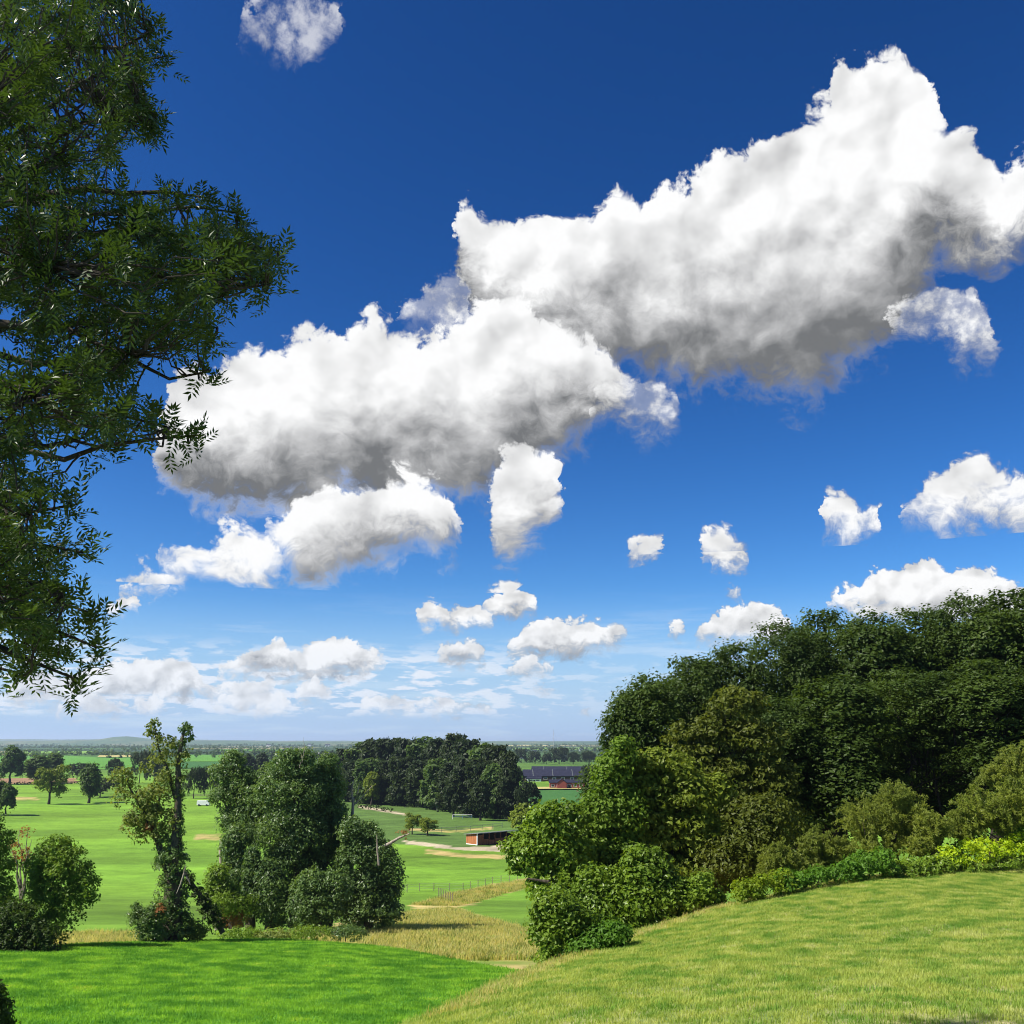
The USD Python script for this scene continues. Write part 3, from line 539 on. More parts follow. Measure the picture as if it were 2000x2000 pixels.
feathery('low dark green feathery bush nearest the gap in the bushes', 42, [(1520, 1672, 38, 38), (1550, 1690, 28, 25), (1500, 1700, 22, 18)], 9000, 'feather', 41)
feathery('green feathery bush with a yellowish right side, second along the slope', 43, [(1600, 1650, 48, 48), (1645, 1670, 35, 42), (1590, 1695, 45, 24)], 13000, 'feather', 42)
feathery('largest dome shaped feathery bush in the middle of the row', 45, [(1690, 1600, 60, 60), (1760, 1575, 60, 50), (1720, 1655, 80, 50), (1790, 1640, 40, 50), (1745, 1545, 40, 25)], 24000, 'feather', 43)
feathery('small fresh green feathery bush tucked between two larger ones', 43.5, [(1825, 1620, 40, 45), (1800, 1655, 30, 30)], 8000, 'feather', 44)
feathery('golden tinged feathery bush at the right, behind the yellow plants', 45, [(1910, 1575, 60, 55), (1960, 1600, 60, 55), (1880, 1620, 45, 45), (1990, 1550, 50, 50), (2050, 1590, 60, 60)], 24000, 'feather_gold', 45)
feathery('tall greyish feathery bush highest up at the right edge', 49, [(1985, 1490, 45, 45), (2040, 1470, 50, 55), (1940, 1520, 35, 35)], 12000, 'feather', 46)

# --- leafy plants along the edge of the mown slope
def edging(name, label, cat, u0, u1, v0, v1, h, Y0, Y1, n, leaf, seed):
    """A low bank of broad leaved plants from column u0 to u1 standing on the slope's edge."""
    k = 7; us, vs, Ys = np.linspace(u0, u1, k), np.linspace(v0, v1, k), np.linspace(Y0, Y1, k); L = []
    for i, (u, v, y) in enumerate(zip(us, vs, Ys)):
        s = y / FPX; c = at(u, v - h * 0.5, y); L.append((*c, (u1 - u0) / k * s * 0.85, 0.7, h * s * (0.55 + 0.12 * math.sin(i * 2.3 + seed))))
    return tree(name, label, cat, on((u0 + u1) / 2, (v0 + v1) / 2, hill, (Y0 + Y1) / 2), L, n, 0.15, leaf, seed, r0=0.03, puff=0.22, per=14, fill=0.15, aspect=0.5)
edging('bracken', 'yellow green plants at the left end of the bank of edging plants', 'plant', 1445, 1535, 1768, 1740, 38, 37.5, 39, 2200, 'bracken', 51)
edging('ground_plant', 'mid green low plants under the second feathery bush', 'plant', 1530, 1665, 1742, 1722, 32, 39, 40.5, 3000, 'nettle', 52)
edging('nettle_patch', 'bright green clump of leaves at the middle of the bank edge', 'plant', 1662, 1735, 1724, 1708, 46, 40.5, 41.5, 2400, 'nettle', 53)
edging('ground_plant', 'sparse low plants right of the bright green clump', 'plant', 1735, 1860, 1716, 1700, 28, 41.5, 43, 2200, 'laurel', 54)
edging('golden_plant', 'brilliant yellow green leafy plants at the right edge', 'plant', 1855, 2060, 1696, 1672, 42, 43, 45.5, 4200, 'gold', 55)
edging('ground_plant', 'dull low growth along the foot of the yellow plants', 'plant', 1760, 2050, 1714, 1682, 14, 41.5, 44.5, 2000, 'laurel', 56)
edging('tall_nettles', 'green plants above the yellow ones by the right edge', 'plant', 1960, 2060, 1650, 1630, 50, 45.5, 47, 2200, 'nettle', 57)
# bare earth at the notch of the slope's edge
e = Polygon([ground_at(u, w, hill, 20, 50)[:2] for u, w in [(1285, 1806), (1330, 1786), (1395, 1762), (1450, 1746), (1475, 1748), (1462, 1758), (1415, 1772), (1350, 1794), (1300, 1810)]]).buffer(0.25)
xs, ys2 = np.arange(e.bounds[0], e.bounds[2], 0.12), np.arange(e.bounds[1], e.bounds[3], 0.12); sv, sf = sheet(xs, ys2, hill); cen = sv[sf].mean(1)
ragged = cen + np.c_[(meshkit.fbm(cen * [1.5, 1.5, 0], 3, 71) - .5) * 1.4, (meshkit.fbm(cen * [1.5, 1.5, 0], 3, 72) - .5) * 1.4, 0 * cen[:, 0]]
sf = sf[contains(e, shp_points(ragged[:, :2]))]; used, inv_ = np.unique(sf, return_inverse=True)
obj('bare_earth', (sv[used] + [0, 0, 0.03], inv_.reshape(-1, 3)), LOOK['earth'], smooth=True, kind='structure', label='worn strip of pinkish bare earth on the rim of the slope')

# --- the ivy-clad tree on the lawn's crest
Yi = 66.5; P = lambda u, v, y=Yi: at(u, v, y)
foot = on(325, 1838, lawn, Yi); foot[2] = P(325, 1842)[2]
t = thing('ivy_tree', 'tall ragged tree with an ivy thick trunk and two thin leafless tops', 'tree', foot)
def path(rows, y=Yi): return np.array([P(u, v, y) for u, v in rows])
TR = path([(332, 1850), (336, 1800), (338, 1750), (340, 1705)]); ST = path([(340, 1710), (342, 1650), (346, 1590), (347, 1530), (350, 1480), (358, 1440), (361, 1418)]); LS = path([(332, 1720), (315, 1670), (298, 1625), (280, 1590), (262, 1545)])
LT = path([(343, 1560), (328, 1500), (312, 1460), (303, 1415)]); RL = path([(341, 1690), (356, 1655), (358, 1620)])
L4 = path([(330, 1690), (310, 1650), (300, 1600), (318, 1540)]); L5 = path([(280, 1590), (250, 1540), (243, 1515)])
sm = lambda p, n=16: np.array([[np.interp(a, np.linspace(0, 1, len(p)), p[:, k]) for k in range(3)] for a in np.linspace(0, 1, n)])
rng = np.random.default_rng(61); wob = lambda p, s=0.06: p + np.cumsum(rng.normal(0, s, p.shape) * 0.35, 0)
obj('trunk', join([tube(sm(TR), np.linspace(0.72, 0.5, 16), 10), tube(wob(sm(ST)), np.linspace(0.34, 0.06, 16)), tube(wob(sm(LS)), np.linspace(0.24, 0.07, 16)), tube(wob(sm(LT)), np.linspace(0.12, 0.03, 16)), tube(wob(sm(RL)), np.linspace(0.12, 0.05, 16)), tube(wob(sm(L4)), np.linspace(0.13, 0.04, 16)), tube(wob(sm(L5)), np.linspace(0.08, 0.03, 16))]), LOOK['bark'], t, smooth=True)
ivy = [(338, 1815, 36, 40), (335, 1800, 30, 60), (338, 1740, 30, 45), (335, 1690, 30, 35), (322, 1660, 16, 26), (346, 1640, 13, 40), (348, 1580, 9, 40)]
obj('ivy', crown(px_lobes(Yi, ivy), 9000, 0.17, 62, puff=0.28, fill=0.1, per=20), LOOK['ivy'], t)
cr = [(238, 1520, 20, 18), (250, 1555, 26, 26), (275, 1590, 30, 24), (262, 1612, 22, 16), (300, 1560, 26, 26), (300, 1600, 26, 28), (322, 1530, 16, 26), (295, 1495, 18, 18), (330, 1490, 18, 28), (312, 1465, 16, 20), (335, 1455, 14, 16), (285, 1635, 20, 14), (318, 1630, 16, 20), (345, 1690, 8, 14), (340, 1600, 14, 22), (352, 1520, 12, 26), (336, 1560, 14, 20), (356, 1480, 9, 16)]
obj('foliage', crown(px_lobes(Yi, cr), 6400, 0.2, 63, puff=0.42, fill=0.3, per=16), LOOK['pale'], t, label='thin pale grey green leaves')
obj('foliage', crown(px_lobes(Yi, [(300, 1418, 13, 13), (292, 1435, 8, 10), (308, 1440, 9, 9)]), 420, 0.2, 64, puff=0.28, per=12), LOOK['pale'], t)
obj('foliage', crown(px_lobes(Yi, [(362, 1428, 12, 14), (358, 1455, 9, 14), (371, 1440, 6, 6)]), 520, 0.2, 65, puff=0.26, per=12), LOOK['ivy'], t)
obj('dying_leaves', crown(px_lobes(Yi, [(292, 1618, 10, 13)]), 300, 0.18, 66, puff=0.25, per=12), LOOK['rust'], t, label='patch of rust coloured leaves')
L = px_lobes(64.5, [(285, 1810, 30, 34), (265, 1790, 12, 22), (305, 1790, 20, 26), (300, 1830, 26, 18)])
tree('ivy_bush', 'ivy covered bush leaning against the left foot of the ivy tree', 'bush', on(288, 1845, lawn, 64.5), L, 6500, 0.15, 'ivy', 67, r0=0.1, puff=0.3, per=20,
     extra=[('dying_leaves', crown(px_lobes(64.2, [(312, 1778, 7, 12)]), 200, 0.15, 68, puff=0.2, per=10), 'rust')])
t = thing('fallen_limb', 'broken ivy clad limb leaning from the ivy tree to the grass', 'fallen branch', P(432, 1812))
lm = sm(path([(359, 1702), (385, 1740), (410, 1780), (436, 1822)], Yi - 0.5))
obj('limb', tube(wob(lm, 0.03), np.linspace(0.09, 0.17, 16)), LOOK['bark'], t, smooth=True)
obj('ivy', crown(px_lobes(Yi - 0.5, [(u, v, w, 16) for u, v, w in ((372, 1725, 8), (385, 1745, 11), (398, 1765, 14), (410, 1785, 16), (422, 1803, 16))]), 4200, 0.13, 69, puff=0.15, per=16), LOOK['oak'], t)
for k, (a, b) in enumerate((((360, 1704), (345, 1745)), ((359, 1703), (362, 1690)), ((362, 1706), (352, 1722)), ((364, 1712), (372, 1728)))):
    obj('splinter', tube(path([a, ((a[0] + b[0]) / 2 + 1, (a[1] + b[1]) / 2), b], Yi - 1.2), [0.06, 0.045, 0.02], 5), LOOK['dead'], t)
for k, (u, v, w, lf, lb) in enumerate(((380, 1812, 20, 'pale', 'pale scrub between the ivy tree and the fallen limb'), (455, 1785, 26, 'rust', 'rust brown scrub at the left foot of the ivy clad clump'), (430, 1760, 26, 'laurel', 'green scrub behind the end of the fallen limb'))):
    yy = (67, 92, 90)[k]; tree('scrub', lb, 'bush', at(u, v + 30, yy), px_lobes(yy, [(u, v + 6, w, 18), (u - 14, v + 14, w * .6, 12), (u + 14, v + 12, w * .6, 14)]), 1500, 0.16, lf, 70 + k, r0=0.05, puff=0.3, per=14)

# --- the ivy-clad clump right of it
Yc = 100
def clump(label, rows, n, seed, leaf='ivy', dy=0, name='ivy_clad_tree', base_v=1805, size=0.22, **kw):
    L = px_lobes(Yc + dy, rows, 0.9); u = np.mean([r[0] for r in rows]); b = at(u, base_v, Yc + dy)
    return tree(name, label, 'tree', b, L, int(n * 1.5), size * 1.15, leaf, seed, r0=0.35, puff=kw.pop('puff', 0.62), per=24, fill=0.15, group='ivy clad trees of the clump', **kw)
clump('tallest ivy clad tree in the middle of the clump, twigs at its top', [(560, 1500, 30, 32), (590, 1490, 24, 26), (545, 1550, 42, 38), (590, 1560, 40, 42), (560, 1620, 50, 45), (600, 1640, 42, 50), (560, 1690, 40, 45)], 20000, 81,
      extra=[('dead_twig', tube([at(585, 1500, 99), at(590, 1475, 99), at(582, 1462, 99)], [0.05, 0.03, 0.01], 4), 'dead'), ('dead_twig', tube([at(590, 1490, 99), at(595, 1460, 99), at(592, 1440, 99)], [0.04, 0.025, 0.008], 4), 'dead')])
clump('dark ivy clad tree deep in the middle of the clump', [(600, 1620, 50, 50), (640, 1680, 50, 50), (570, 1690, 50, 50), (600, 1740, 60, 45), (520, 1650, 36, 50), (660, 1740, 45, 45), (560, 1780, 50, 26), (690, 1780, 45, 26), (740, 1785, 40, 22), (660, 1625, 36, 40), (690, 1650, 30, 36), (515, 1600, 34, 40)], 17000, 90, 'ivy', dy=2)
clump('leafy tree at the upper right of the clump beside the bare snag', [(640, 1500, 22, 26), (628, 1535, 34, 34), (650, 1545, 22, 30), (640, 1600, 36, 40), (640, 1660, 34, 45)], 13000, 82, dy=2)
clump('lighter tree at the upper left of the clump', [(455, 1490, 22, 22), (430, 1515, 24, 18), (470, 1530, 30, 30), (440, 1560, 28, 24), (500, 1560, 36, 36), (480, 1610, 40, 36), (525, 1520, 22, 26), (450, 1605, 26, 24)], 13000, 83, 'ivy', dy=3,
      extra=[('dead_twig', tube([at(527, 1528, 102), at(518, 1512, 102), at(508, 1500, 102)], [0.06, 0.04, 0.03], 4), 'dead')])
clump('ivy column at the left edge of the clump', [(452, 1660, 20, 36), (458, 1710, 24, 40), (448, 1750, 22, 34), (470, 1640, 22, 30)], 7500, 84, dy=-2)
clump('narrow ivy column standing free at the front left of the clump', [(492, 1690, 13, 34), (490, 1730, 14, 36), (487, 1770, 15, 30)], 5000, 85, dy=-5, puff=0.4)
clump('bushy ivy mound at the front centre of the clump', [(530, 1740, 30, 36), (535, 1775, 32, 32), (520, 1710, 20, 26)], 7500, 86, dy=-5)
clump('low ivy mound at the front right of the clump', [(610, 1745, 36, 40), (625, 1775, 40, 32), (595, 1780, 30, 28), (650, 1740, 30, 34)], 9500, 87, dy=-6)
clump('broad lower tree at the right side of the clump', [(690, 1630, 30, 30), (720, 1640, 26, 32), (700, 1680, 40, 40), (745, 1680, 30, 36), (760, 1720, 26, 44), (720, 1740, 40, 44), (755, 1765, 26, 34), (690, 1750, 34, 42), (735, 1785, 45, 24), (690, 1785, 36, 24)], 20000, 88, dy=-1)
clump('green scrub filling the left foot of the clump', [(425, 1720, 18, 30), (440, 1755, 26, 26), (410, 1745, 14, 20), (470, 1770, 26, 20)], 4500, 89, 'laurel', dy=-8, name='scrub_tree')
b = at(687, 1680, 103); t = thing('dead_snag', 'bare dead forked tree trunk rising out of the clump', 'dead tree', b)
obj('trunk', tube([b - [0, 0, 6.5], b, at(688, 1600, 103), at(690, 1562, 103)], [0.28, 0.22, 0.17, 0.14]), LOOK['dead'], t, smooth=True)
for rows, r in (([(690, 1565), (686, 1545), (691, 1524)], 0.13), ([(691, 1562), (699, 1548), (702, 1528)], 0.1), ([(692, 1572), (708, 1556), (727, 1535)], 0.07)):
    obj('bough', tube([at(u, v, 103) for u, v in rows], [r, r * .75, r * .4]), LOOK['dead'], t, smooth=True)
t = thing('fallen_branch', 'dead branch sticking out from the right side of the clump', 'dead branch', at(745, 1655, 99))
obj('branch', tube([at(735, 1660, 99), at(760, 1648, 98), at(780, 1636, 97.5), at(800, 1628, 97)], [0.2, 0.16, 0.12, 0.04]), LOOK['dead'], t, smooth=True)
obj('twig', crown(px_lobes(97.5, [(788, 1630, 12, 9)]), 120, 0.16, 91, puff=0.3, per=8), LOOK['rust'], t)
obj('twig', tube([at(740, 1690, 96), at(737, 1660, 96), at(736, 1630, 96)], [0.1, 0.08, 0.03]), LOOK['dead'], t)
b = at(432, 1690, 103); t = thing('dead_stump', 'pale broken stump at the upper left edge of the clump', 'dead tree', b)
obj('trunk', tube([b - [0, 0, 6], b, at(431, 1660, 103), at(433, 1640, 103)], [0.24, 0.2, 0.18, 0.12]), LOOK['dead'], t, smooth=True)

# --- low growth along the lawn's crest below the clump
for k, (u, v, w, h, lf, lb) in enumerate(((470, 1826, 40, 12, 'laurel', 'low green growth on the lawn crest below the rusty scrub'), (540, 1826, 40, 10, 'pale', 'low pale growth on the lawn crest below the clump'), (610, 1822, 40, 11, 'laurel', 'low growth on the lawn crest below the ivy mounds'), (675, 1822, 36, 12, 'ivy', 'low dark growth on the lawn crest left of the dry grass'))):
    tree('undergrowth', lb, 'plant', at(u, v + 8, 76), px_lobes(76, [(u, v, w, h), (u - w * .5, v + 2, w * .6, h * .8), (u + w * .5, v + 1, w * .6, h * .9)]), 1700, 0.15, lf, 95 + k, r0=0.03, puff=0.25, per=12)

# --- the dark bushes at the left edge
tree('round_bush', 'rounded glossy tree narrowing to its foot left of the ivy tree', 'tree', at(85, 1850, 60), px_lobes(60, [(110, 1665, 34, 30), (85, 1690, 30, 26), (140, 1690, 34, 32), (110, 1720, 46, 40), (160, 1735, 32, 34), (95, 1765, 36, 34), (140, 1770, 38, 30), (108, 1805, 32, 26), (75, 1740, 22, 26), (88, 1838, 24, 22), (62, 1700, 12, 12)]), 15000, 0.17, 'lime', 101, r0=0.14, puff=0.36, per=22)
tree('dark_bush', 'dark spreading bush at the bottom of the left edge', 'bush', at(35, 1890, 57), px_lobes(57, [(30, 1800, 40, 36), (70, 1830, 38, 30), (20, 1850, 44, 32), (90, 1850, 26, 22), (60, 1862, 36, 18), (-30, 1830, 44, 50)]), 11000, 0.17, 'oak', 102, r0=0.1, puff=0.36, per=22)
tree('edge_tree', 'leafy tree cut by the left edge beside the bare shrub', 'tree', at(-30, 1890, 58.5), px_lobes(58.5, [(-5, 1640, 26, 26), (-25, 1680, 40, 40), (5, 1700, 22, 26), (-10, 1740, 34, 34), (15, 1770, 22, 26), (-40, 1600, 36, 36), (-40, 1780, 40, 40)]), 9000, 0.17, 'lime', 103, r0=0.14, puff=0.36, per=22)
b = at(40, 1760, 61); t = thing('bare_shrub', 'half bare shrub between the edge tree and the rounded tree', 'shrub', b)
rng = np.random.default_rng(104)
obj('stem', join([tube(bent(b, at(u, v, 61), (0, 0, 0), rng), np.linspace(0.07, 0.012, 6), 5) for u, v in ((20, 1640), (38, 1620), (55, 1618), (62, 1640), (30, 1665), (48, 1650))]), LOOK['dead'], t)
obj('foliage', crown(px_lobes(61, [(50, 1630, 14, 14), (28, 1655, 14, 12), (45, 1675, 18, 14), (60, 1650, 8, 10)]), 420, 0.14, 105, puff=0.3, per=9), LOOK['rust'], t)
tree('corner_bush', 'dark leaves poking up in the bottom left corner', 'bush', at(-20, 2060, 22), px_lobes(22, [(-5, 1985, 22, 30), (-30, 1990, 40, 60), (12, 2010, 14, 20), (-10, 1945, 14, 18)]), 2600, 0.09, 'oak', 106, r0=0.04, puff=0.18, per=14)

# ------------------------------------------------------------------ the foreground ash tree at the left
ASH = Polygon([(-420, -160), (262, -160), (268, -30), (285, 40), (325, 70), (332, 125), (300, 170), (318, 240), (335, 300), (385, 365), (412, 405), (440, 372), (478, 420), (525, 450), (562, 485), (545, 520), (530, 566), (480, 555), (465, 590), (470, 640), (430, 655), (425, 735), (370, 715), (300, 690), (255, 700), (290, 770), (335, 820), (402, 825), (380, 875), (320, 892), (215, 885), (150, 875), (142, 930), (165, 1000), (182, 1085), (140, 1120), (192, 1195), (205, 1275), (160, 1262), (155, 1335), (60, 1322), (-20, 1335), (-420, 1340)])
rng = np.random.default_rng(7)
foot = np.array([-7.2, 8.6, float(hill(np.array(-7.2), np.array(8.6)))])
ash = thing('ash_tree', 'large ash tree overhanging the whole left side of the photo', 'tree', foot)
trunk = np.array([foot, foot + [0.1, 0, 2.4], foot + [0.2, -0.1, 4.8], foot + [0.1, 0.2, 7.5], foot + [0.3, 0.1, 8.6], foot + [0.4, 0.3, 9.4]])
tr = sm(trunk, 24); obj('trunk', tube(tr, np.linspace(0.38, 0.08, 24), 12), LOOK['bark'], ash, smooth=True)
ENDS = [(300, 60, 10), (325, 110, 11), (305, 235, 9.5), (395, 385, 10.5), (462, 415, 11), (545, 492, 10), (525, 555, 9.5), (425, 640, 10.5), (410, 725, 10), (250, 690, 9), (330, 835, 9.5), (388, 850, 10), (220, 880, 10.5), (150, 985, 9.5), (165, 1080, 10), (120, 1150, 9), (188, 1200, 9.8), (190, 1265, 9.5), (145, 1325, 9.3), (40, 1315, 9), (120, 300, 8.5), (100, 520, 8.2), (60, 760, 8.4), (60, 1000, 8.6), (160, -120, 9.5), (-60, 200, 8), (-100, 640, 7.8), (-60, 1100, 8), (260, 420, 8.8), (220, 200, 12.5), (280, 560, 12.5), (120, 820, 12.5), (-200, 1300, 9), (-250, 900, 12), (-250, 400, 12.5), (-100, -200, 12)]
line, rad = [], []
for i, (u, v, y) in enumerate(ENDS):
    e = at(u, v, y * 0.76); z0 = np.clip(e[2] - foot[2] - rng.uniform(-0.6, 1.6), 2.2, 8.8); k = np.argmin(np.abs(tr[:, 2] - foot[2] - z0)); a = tr[k]
    p = bent(a, e, (0, 0, 0.10 * np.linalg.norm(e - a)), rng, 12, 0.012); r = np.linspace(0.062 if i % 3 else 0.10, 0.008, 12)
    obj('limb', tube(p, r, 7), LOOK['dark_bark'], ash, smooth=True); line.append(sm(p, 40)[8:]); rad.append(np.linspace(1, 0, 40)[8:])
line = np.vstack(line)
# rosettes of compound leaves, each on a twig from the nearest limb
pts = []
while len(pts) < 1800:
    u, v = rng.uniform(-420, 565), rng.uniform(-230, 1340)
    from_edge = ASH.exterior.distance(shp_points(u, v)) if contains(ASH, shp_points(u, v)) else -1
    if from_edge < (22 if v < 850 else 36): continue
    thin = meshkit.fbm(np.array([u / 130, v / 100, 3.3]), 3, 12)
    if meshkit.noise(np.array([u / 34, v / 26, 8.1]), 5) < 0.36: continue
    if thin < (0.40 if v > 800 else 0.37): continue
    if u < -60 and rng.random() < 0.45: continue
    pts.append(at(u, v, rng.uniform(5.8, 9.7) if from_edge > 60 else rng.uniform(6.7, 8.4)))
pts = np.array(pts + [at(u, v, y * 0.76) for u, v, y in ENDS for _ in range(2)] + [at(u - 14, v - 4, y * 0.76) for u, v, y in ENDS]); near = line[np.argmin(((pts[:, None] - line[None]) ** 2).sum(-1), 1)]
twigs, LEAF = [], []
def compound(origin, d, nrm, length, rng):
    """One ash leaf: a stalk with leaflets in pairs and one at its tip."""
    d = unit(d); s = unit(np.cross(d, nrm)); n = np.cross(s, d); out = []
    pairs = 4; C, T = [], []
    for k in range(pairs):
        q = origin + d * length * (0.28 + 0.2 * k) - n * length * 0.10 * (k / pairs) ** 2
        for sg in (-1, 1): C.append(q); T.append(unit(d * 0.75 + s * sg + n * rng.normal(0, 0.18)))
    C.append(origin + d * length * 0.92 - n * length * 0.1); T.append(unit(d - n * 0.15))
    C, T = np.array(C), np.array(T); l = length * 0.40 * rng.uniform(0.85, 1.15, len(C))[:, None]; B = unit(np.cross(np.broadcast_to(n, T.shape) + rng.normal(0, .25, T.shape), T)); U = np.cross(T, B)
    w = l * 0.15; m = C + T * l * 0.45
    v = np.stack([C, m + B * w + U * w * .5, C + T * l, m - B * w + U * w * .5], 1).reshape(-1, 3); i = np.arange(len(C))[:, None] * 4
    return v, np.vstack([i + [0, 1, 2], i + [0, 2, 3]])
for p, q in zip(pts, near):
    if np.linalg.norm(p - q) > 1.7: q = p + (q - p) * 1.7 / np.linalg.norm(q - p)
    if np.linalg.norm(p - q) > 0.05: twigs.append(tube(bent(q, p, (0, 0, -0.08), rng, 6, 0.04), np.linspace(0.010, 0.004, 6), 4))
    out = unit(unit(p - q) + [0, 0, 0.25])
    for k in range(rng.integers(5, 9)):
        d = unit(out * 0.55 + rng.normal(0, 0.62, 3)); o = p - out * rng.uniform(0, 0.17) + rng.normal(0, 0.025, 3)
        LEAF.append(compound(o, d, unit(np.array([0, 0, 1.0]) + rng.normal(0, 0.45, 3)), rng.uniform(0.125, 0.195), rng))
obj('twigs', join(twigs), LOOK['dark_bark'], ash, kind='stuff')
show = []
for k, (v, f) in enumerate(LEAF):
    u_, w_ = project(v.mean(0)); show.append((v.mean(0)[1] if -10 < u_ < 560 and -10 < w_ < 1340 else 99) + 0.001 * k / len(LEAF))
first = set(np.argsort(show)[:300])
for k in sorted(first): obj('leaf', LEAF[k], LOOK['ash'], ash)
obj('foliage', join([l for k, l in enumerate(LEAF) if k not in first]), LOOK['ash'], ash, kind='stuff')

# ------------------------------------------------------------------ the pasture and beyond
plane = lambda x, y: np.asarray(x) * 0 - 25.0
FIELD_LOOK = {k: turf_look(f'field_{k}', st, 0.008, 0.03, 0.2, 0.05) for k, st in dict(
    green=[(0.3, (0.065, 0.19, 0.02)), (0.7, (0.11, 0.27, 0.03))], deep=[(0.3, (0.03, 0.10, 0.02)), (0.7, (0.05, 0.14, 0.03))],
    straw=[(0.3, (0.30, 0.26, 0.09)), (0.7, (0.44, 0.38, 0.15))], lime=[(0.3, (0.12, 0.25, 0.03)), (0.7, (0.20, 0.32, 0.05))], plough=[(0.3, (0.20, 0.12, 0.07)), (0.7, (0.30, 0.19, 0.12))]).items()}
FIELDS = [([(-60, 1478), (85, 1474), (200, 1480), (270, 1480), (310, 1500), (-60, 1510)], 'green', 'green field between hedges beyond the plough land at left'),
          ([(195, 1474), (258, 1475), (258, 1479), (190, 1479)], 'straw', 'narrow strip of ripe straw coloured field at left'),
          ([(355, 1474), (450, 1475), (452, 1488), (360, 1488)], 'green', 'bright field right of the ivy tree top'),
          ([(350, 1489), (452, 1489), (445, 1502), (345, 1502)], 'deep', 'dark green strip below the bright field by the ivy tree'),
          ([(20, 1468), (180, 1467), (180, 1472), (20, 1473)], 'lime', 'pale lime strip of field far off at left'),
          ([(1030, 1545), (1180, 1545), (1180, 1585), (1030, 1585)], 'deep', 'deep green paddock in front of the red brick building'),
          ([(1030, 1539), (1150, 1539), (1150, 1543), (1030, 1543)], 'straw', 'pale strip along the front of the red brick building'),
          ([(960, 1455.5), (1180, 1455.5), (1180, 1457.5), (960, 1457.5)], 'straw', 'pale stubble field close under the horizon at centre right'),
          ([(1000, 1461), (1180, 1460), (1180, 1464), (1000, 1465)], 'lime', 'light field below the stubble near the horizon'),
          ([(420, 1464), (600, 1464), (600, 1467), (420, 1467)], 'green', 'thin green field near the horizon left of the wood')]
for k, (poly, lk, label) in enumerate(FIELDS):
    P3 = []
    for (u0, v0), (u1, v1) in zip(poly, poly[1:] + poly[:1]):
        for a in (0, .25, .5, .75): d = ray(u0 + (u1 - u0) * a, v0 + (v1 - v0) * a); P3.append(d * (-25.0 / d[2]))
    P3 = np.array(P3); pg = Polygon(P3[:, :2]).buffer(0); v2, f2 = trimesh.creation.triangulate_polygon(pg, engine='earcut')
    z = (valley(v2[:, 0], v2[:, 1]) if P3[:, 1].max() < Y_END else np.full(len(v2), -25.0)) + 0.35 + 0.05 * k
    obj('field', (np.c_[v2, z], f2), FIELD_LOOK[lk], kind='structure', label=label)

# small trees: three prototypes with crowns of their own
def small_proto(kind, seed):
    rng = np.random.default_rng(seed)
    if kind == 'round': return [(0, 0, 5.4, 3.1, 3.1, 2.8)] + [(2.6 * math.cos(a), 2.6 * math.sin(a), rng.uniform(2.0, 6.6), rng.uniform(1.3, 2.1), 1.8, 1.5) for a in np.arange(7) * 0.9]
    if kind == 'tall': return [(0, 0, 8.6, 1.7, 1.7, 1.6)] + [(1.7 * math.cos(a), 1.7 * math.sin(a), z, 1.9, 1.9, 1.8) for a, z in zip(np.arange(9) * 2.3, np.linspace(3.0, 7.6, 9))]
    if kind == 'wood': return [(0, 0, 6.6, 3.0, 3.0, 2.4)] + [(2.3 * math.cos(a), 2.3 * math.sin(a), z, 2.2, 2.2, 1.8) for a, z in zip(np.arange(12) * 2.3, np.linspace(1.0, 6.8, 12))]
    return [(0, 0, 5.0, 2.0, 2.0, 1.5)] + [(2.2 * math.cos(a), 2.2 * math.sin(a), z, 1.4, 1.4, 1.1) for a, z in zip(np.arange(7) * 2.1, np.linspace(2.6, 6.4, 7))]
stock = {}
def small_tree(kind, u, v_top, v_base, w, label, leaf='far', name='field_tree', group=None, n=3600, f=None, cat='tree', yaw=None):
    """A tree on the valley floor: its base at row v_base, its top at v_top, w pixels wide."""
    b = ground_at(u, v_base, f or valley, 90, 1500) if v_base > 1472 else (lambda d: d * (-25.0 / d[2]))(ray(u, v_base))
    s = b[1] / FPX; h, half = (v_base - v_top) * s, w * s / 2; key = (kind, leaf)
    H, R = {'round': (8.2, 4.5), 'tall': (10.2, 3.6), 'wood': (9.0, 4.4), 'open': (7.4, 3.6)}[kind]
    if key not in stock:
        L = [(b[0] + c[0] * half / R, b[1] + c[1] * half / R, b[2] + c[2] * h / H, c[3] * half / R, c[4] * half / R, c[5] * h / H) for c in small_proto(kind, 300 + len(stock))]
        leafsize = {'round': 0.085, 'tall': 0.085, 'wood': 0.075, 'open': 0.06}[kind] * h
        p = tree(name, label, cat, b, L, n, leafsize, leaf, 310 + len(stock), r0=0.03 * h, bark='dark_bark', group=group, puff=0.085 * h, per=14, fill=0.3)
        stock[key] = (p, half, h); return p
    src, h0, hh = stock[key]
    return copy_of(src, name, b, yaw if yaw is not None else (u * 37 + v_top * 11) % 360, (half / h0, half / h0, h / hh), label, cat, group)
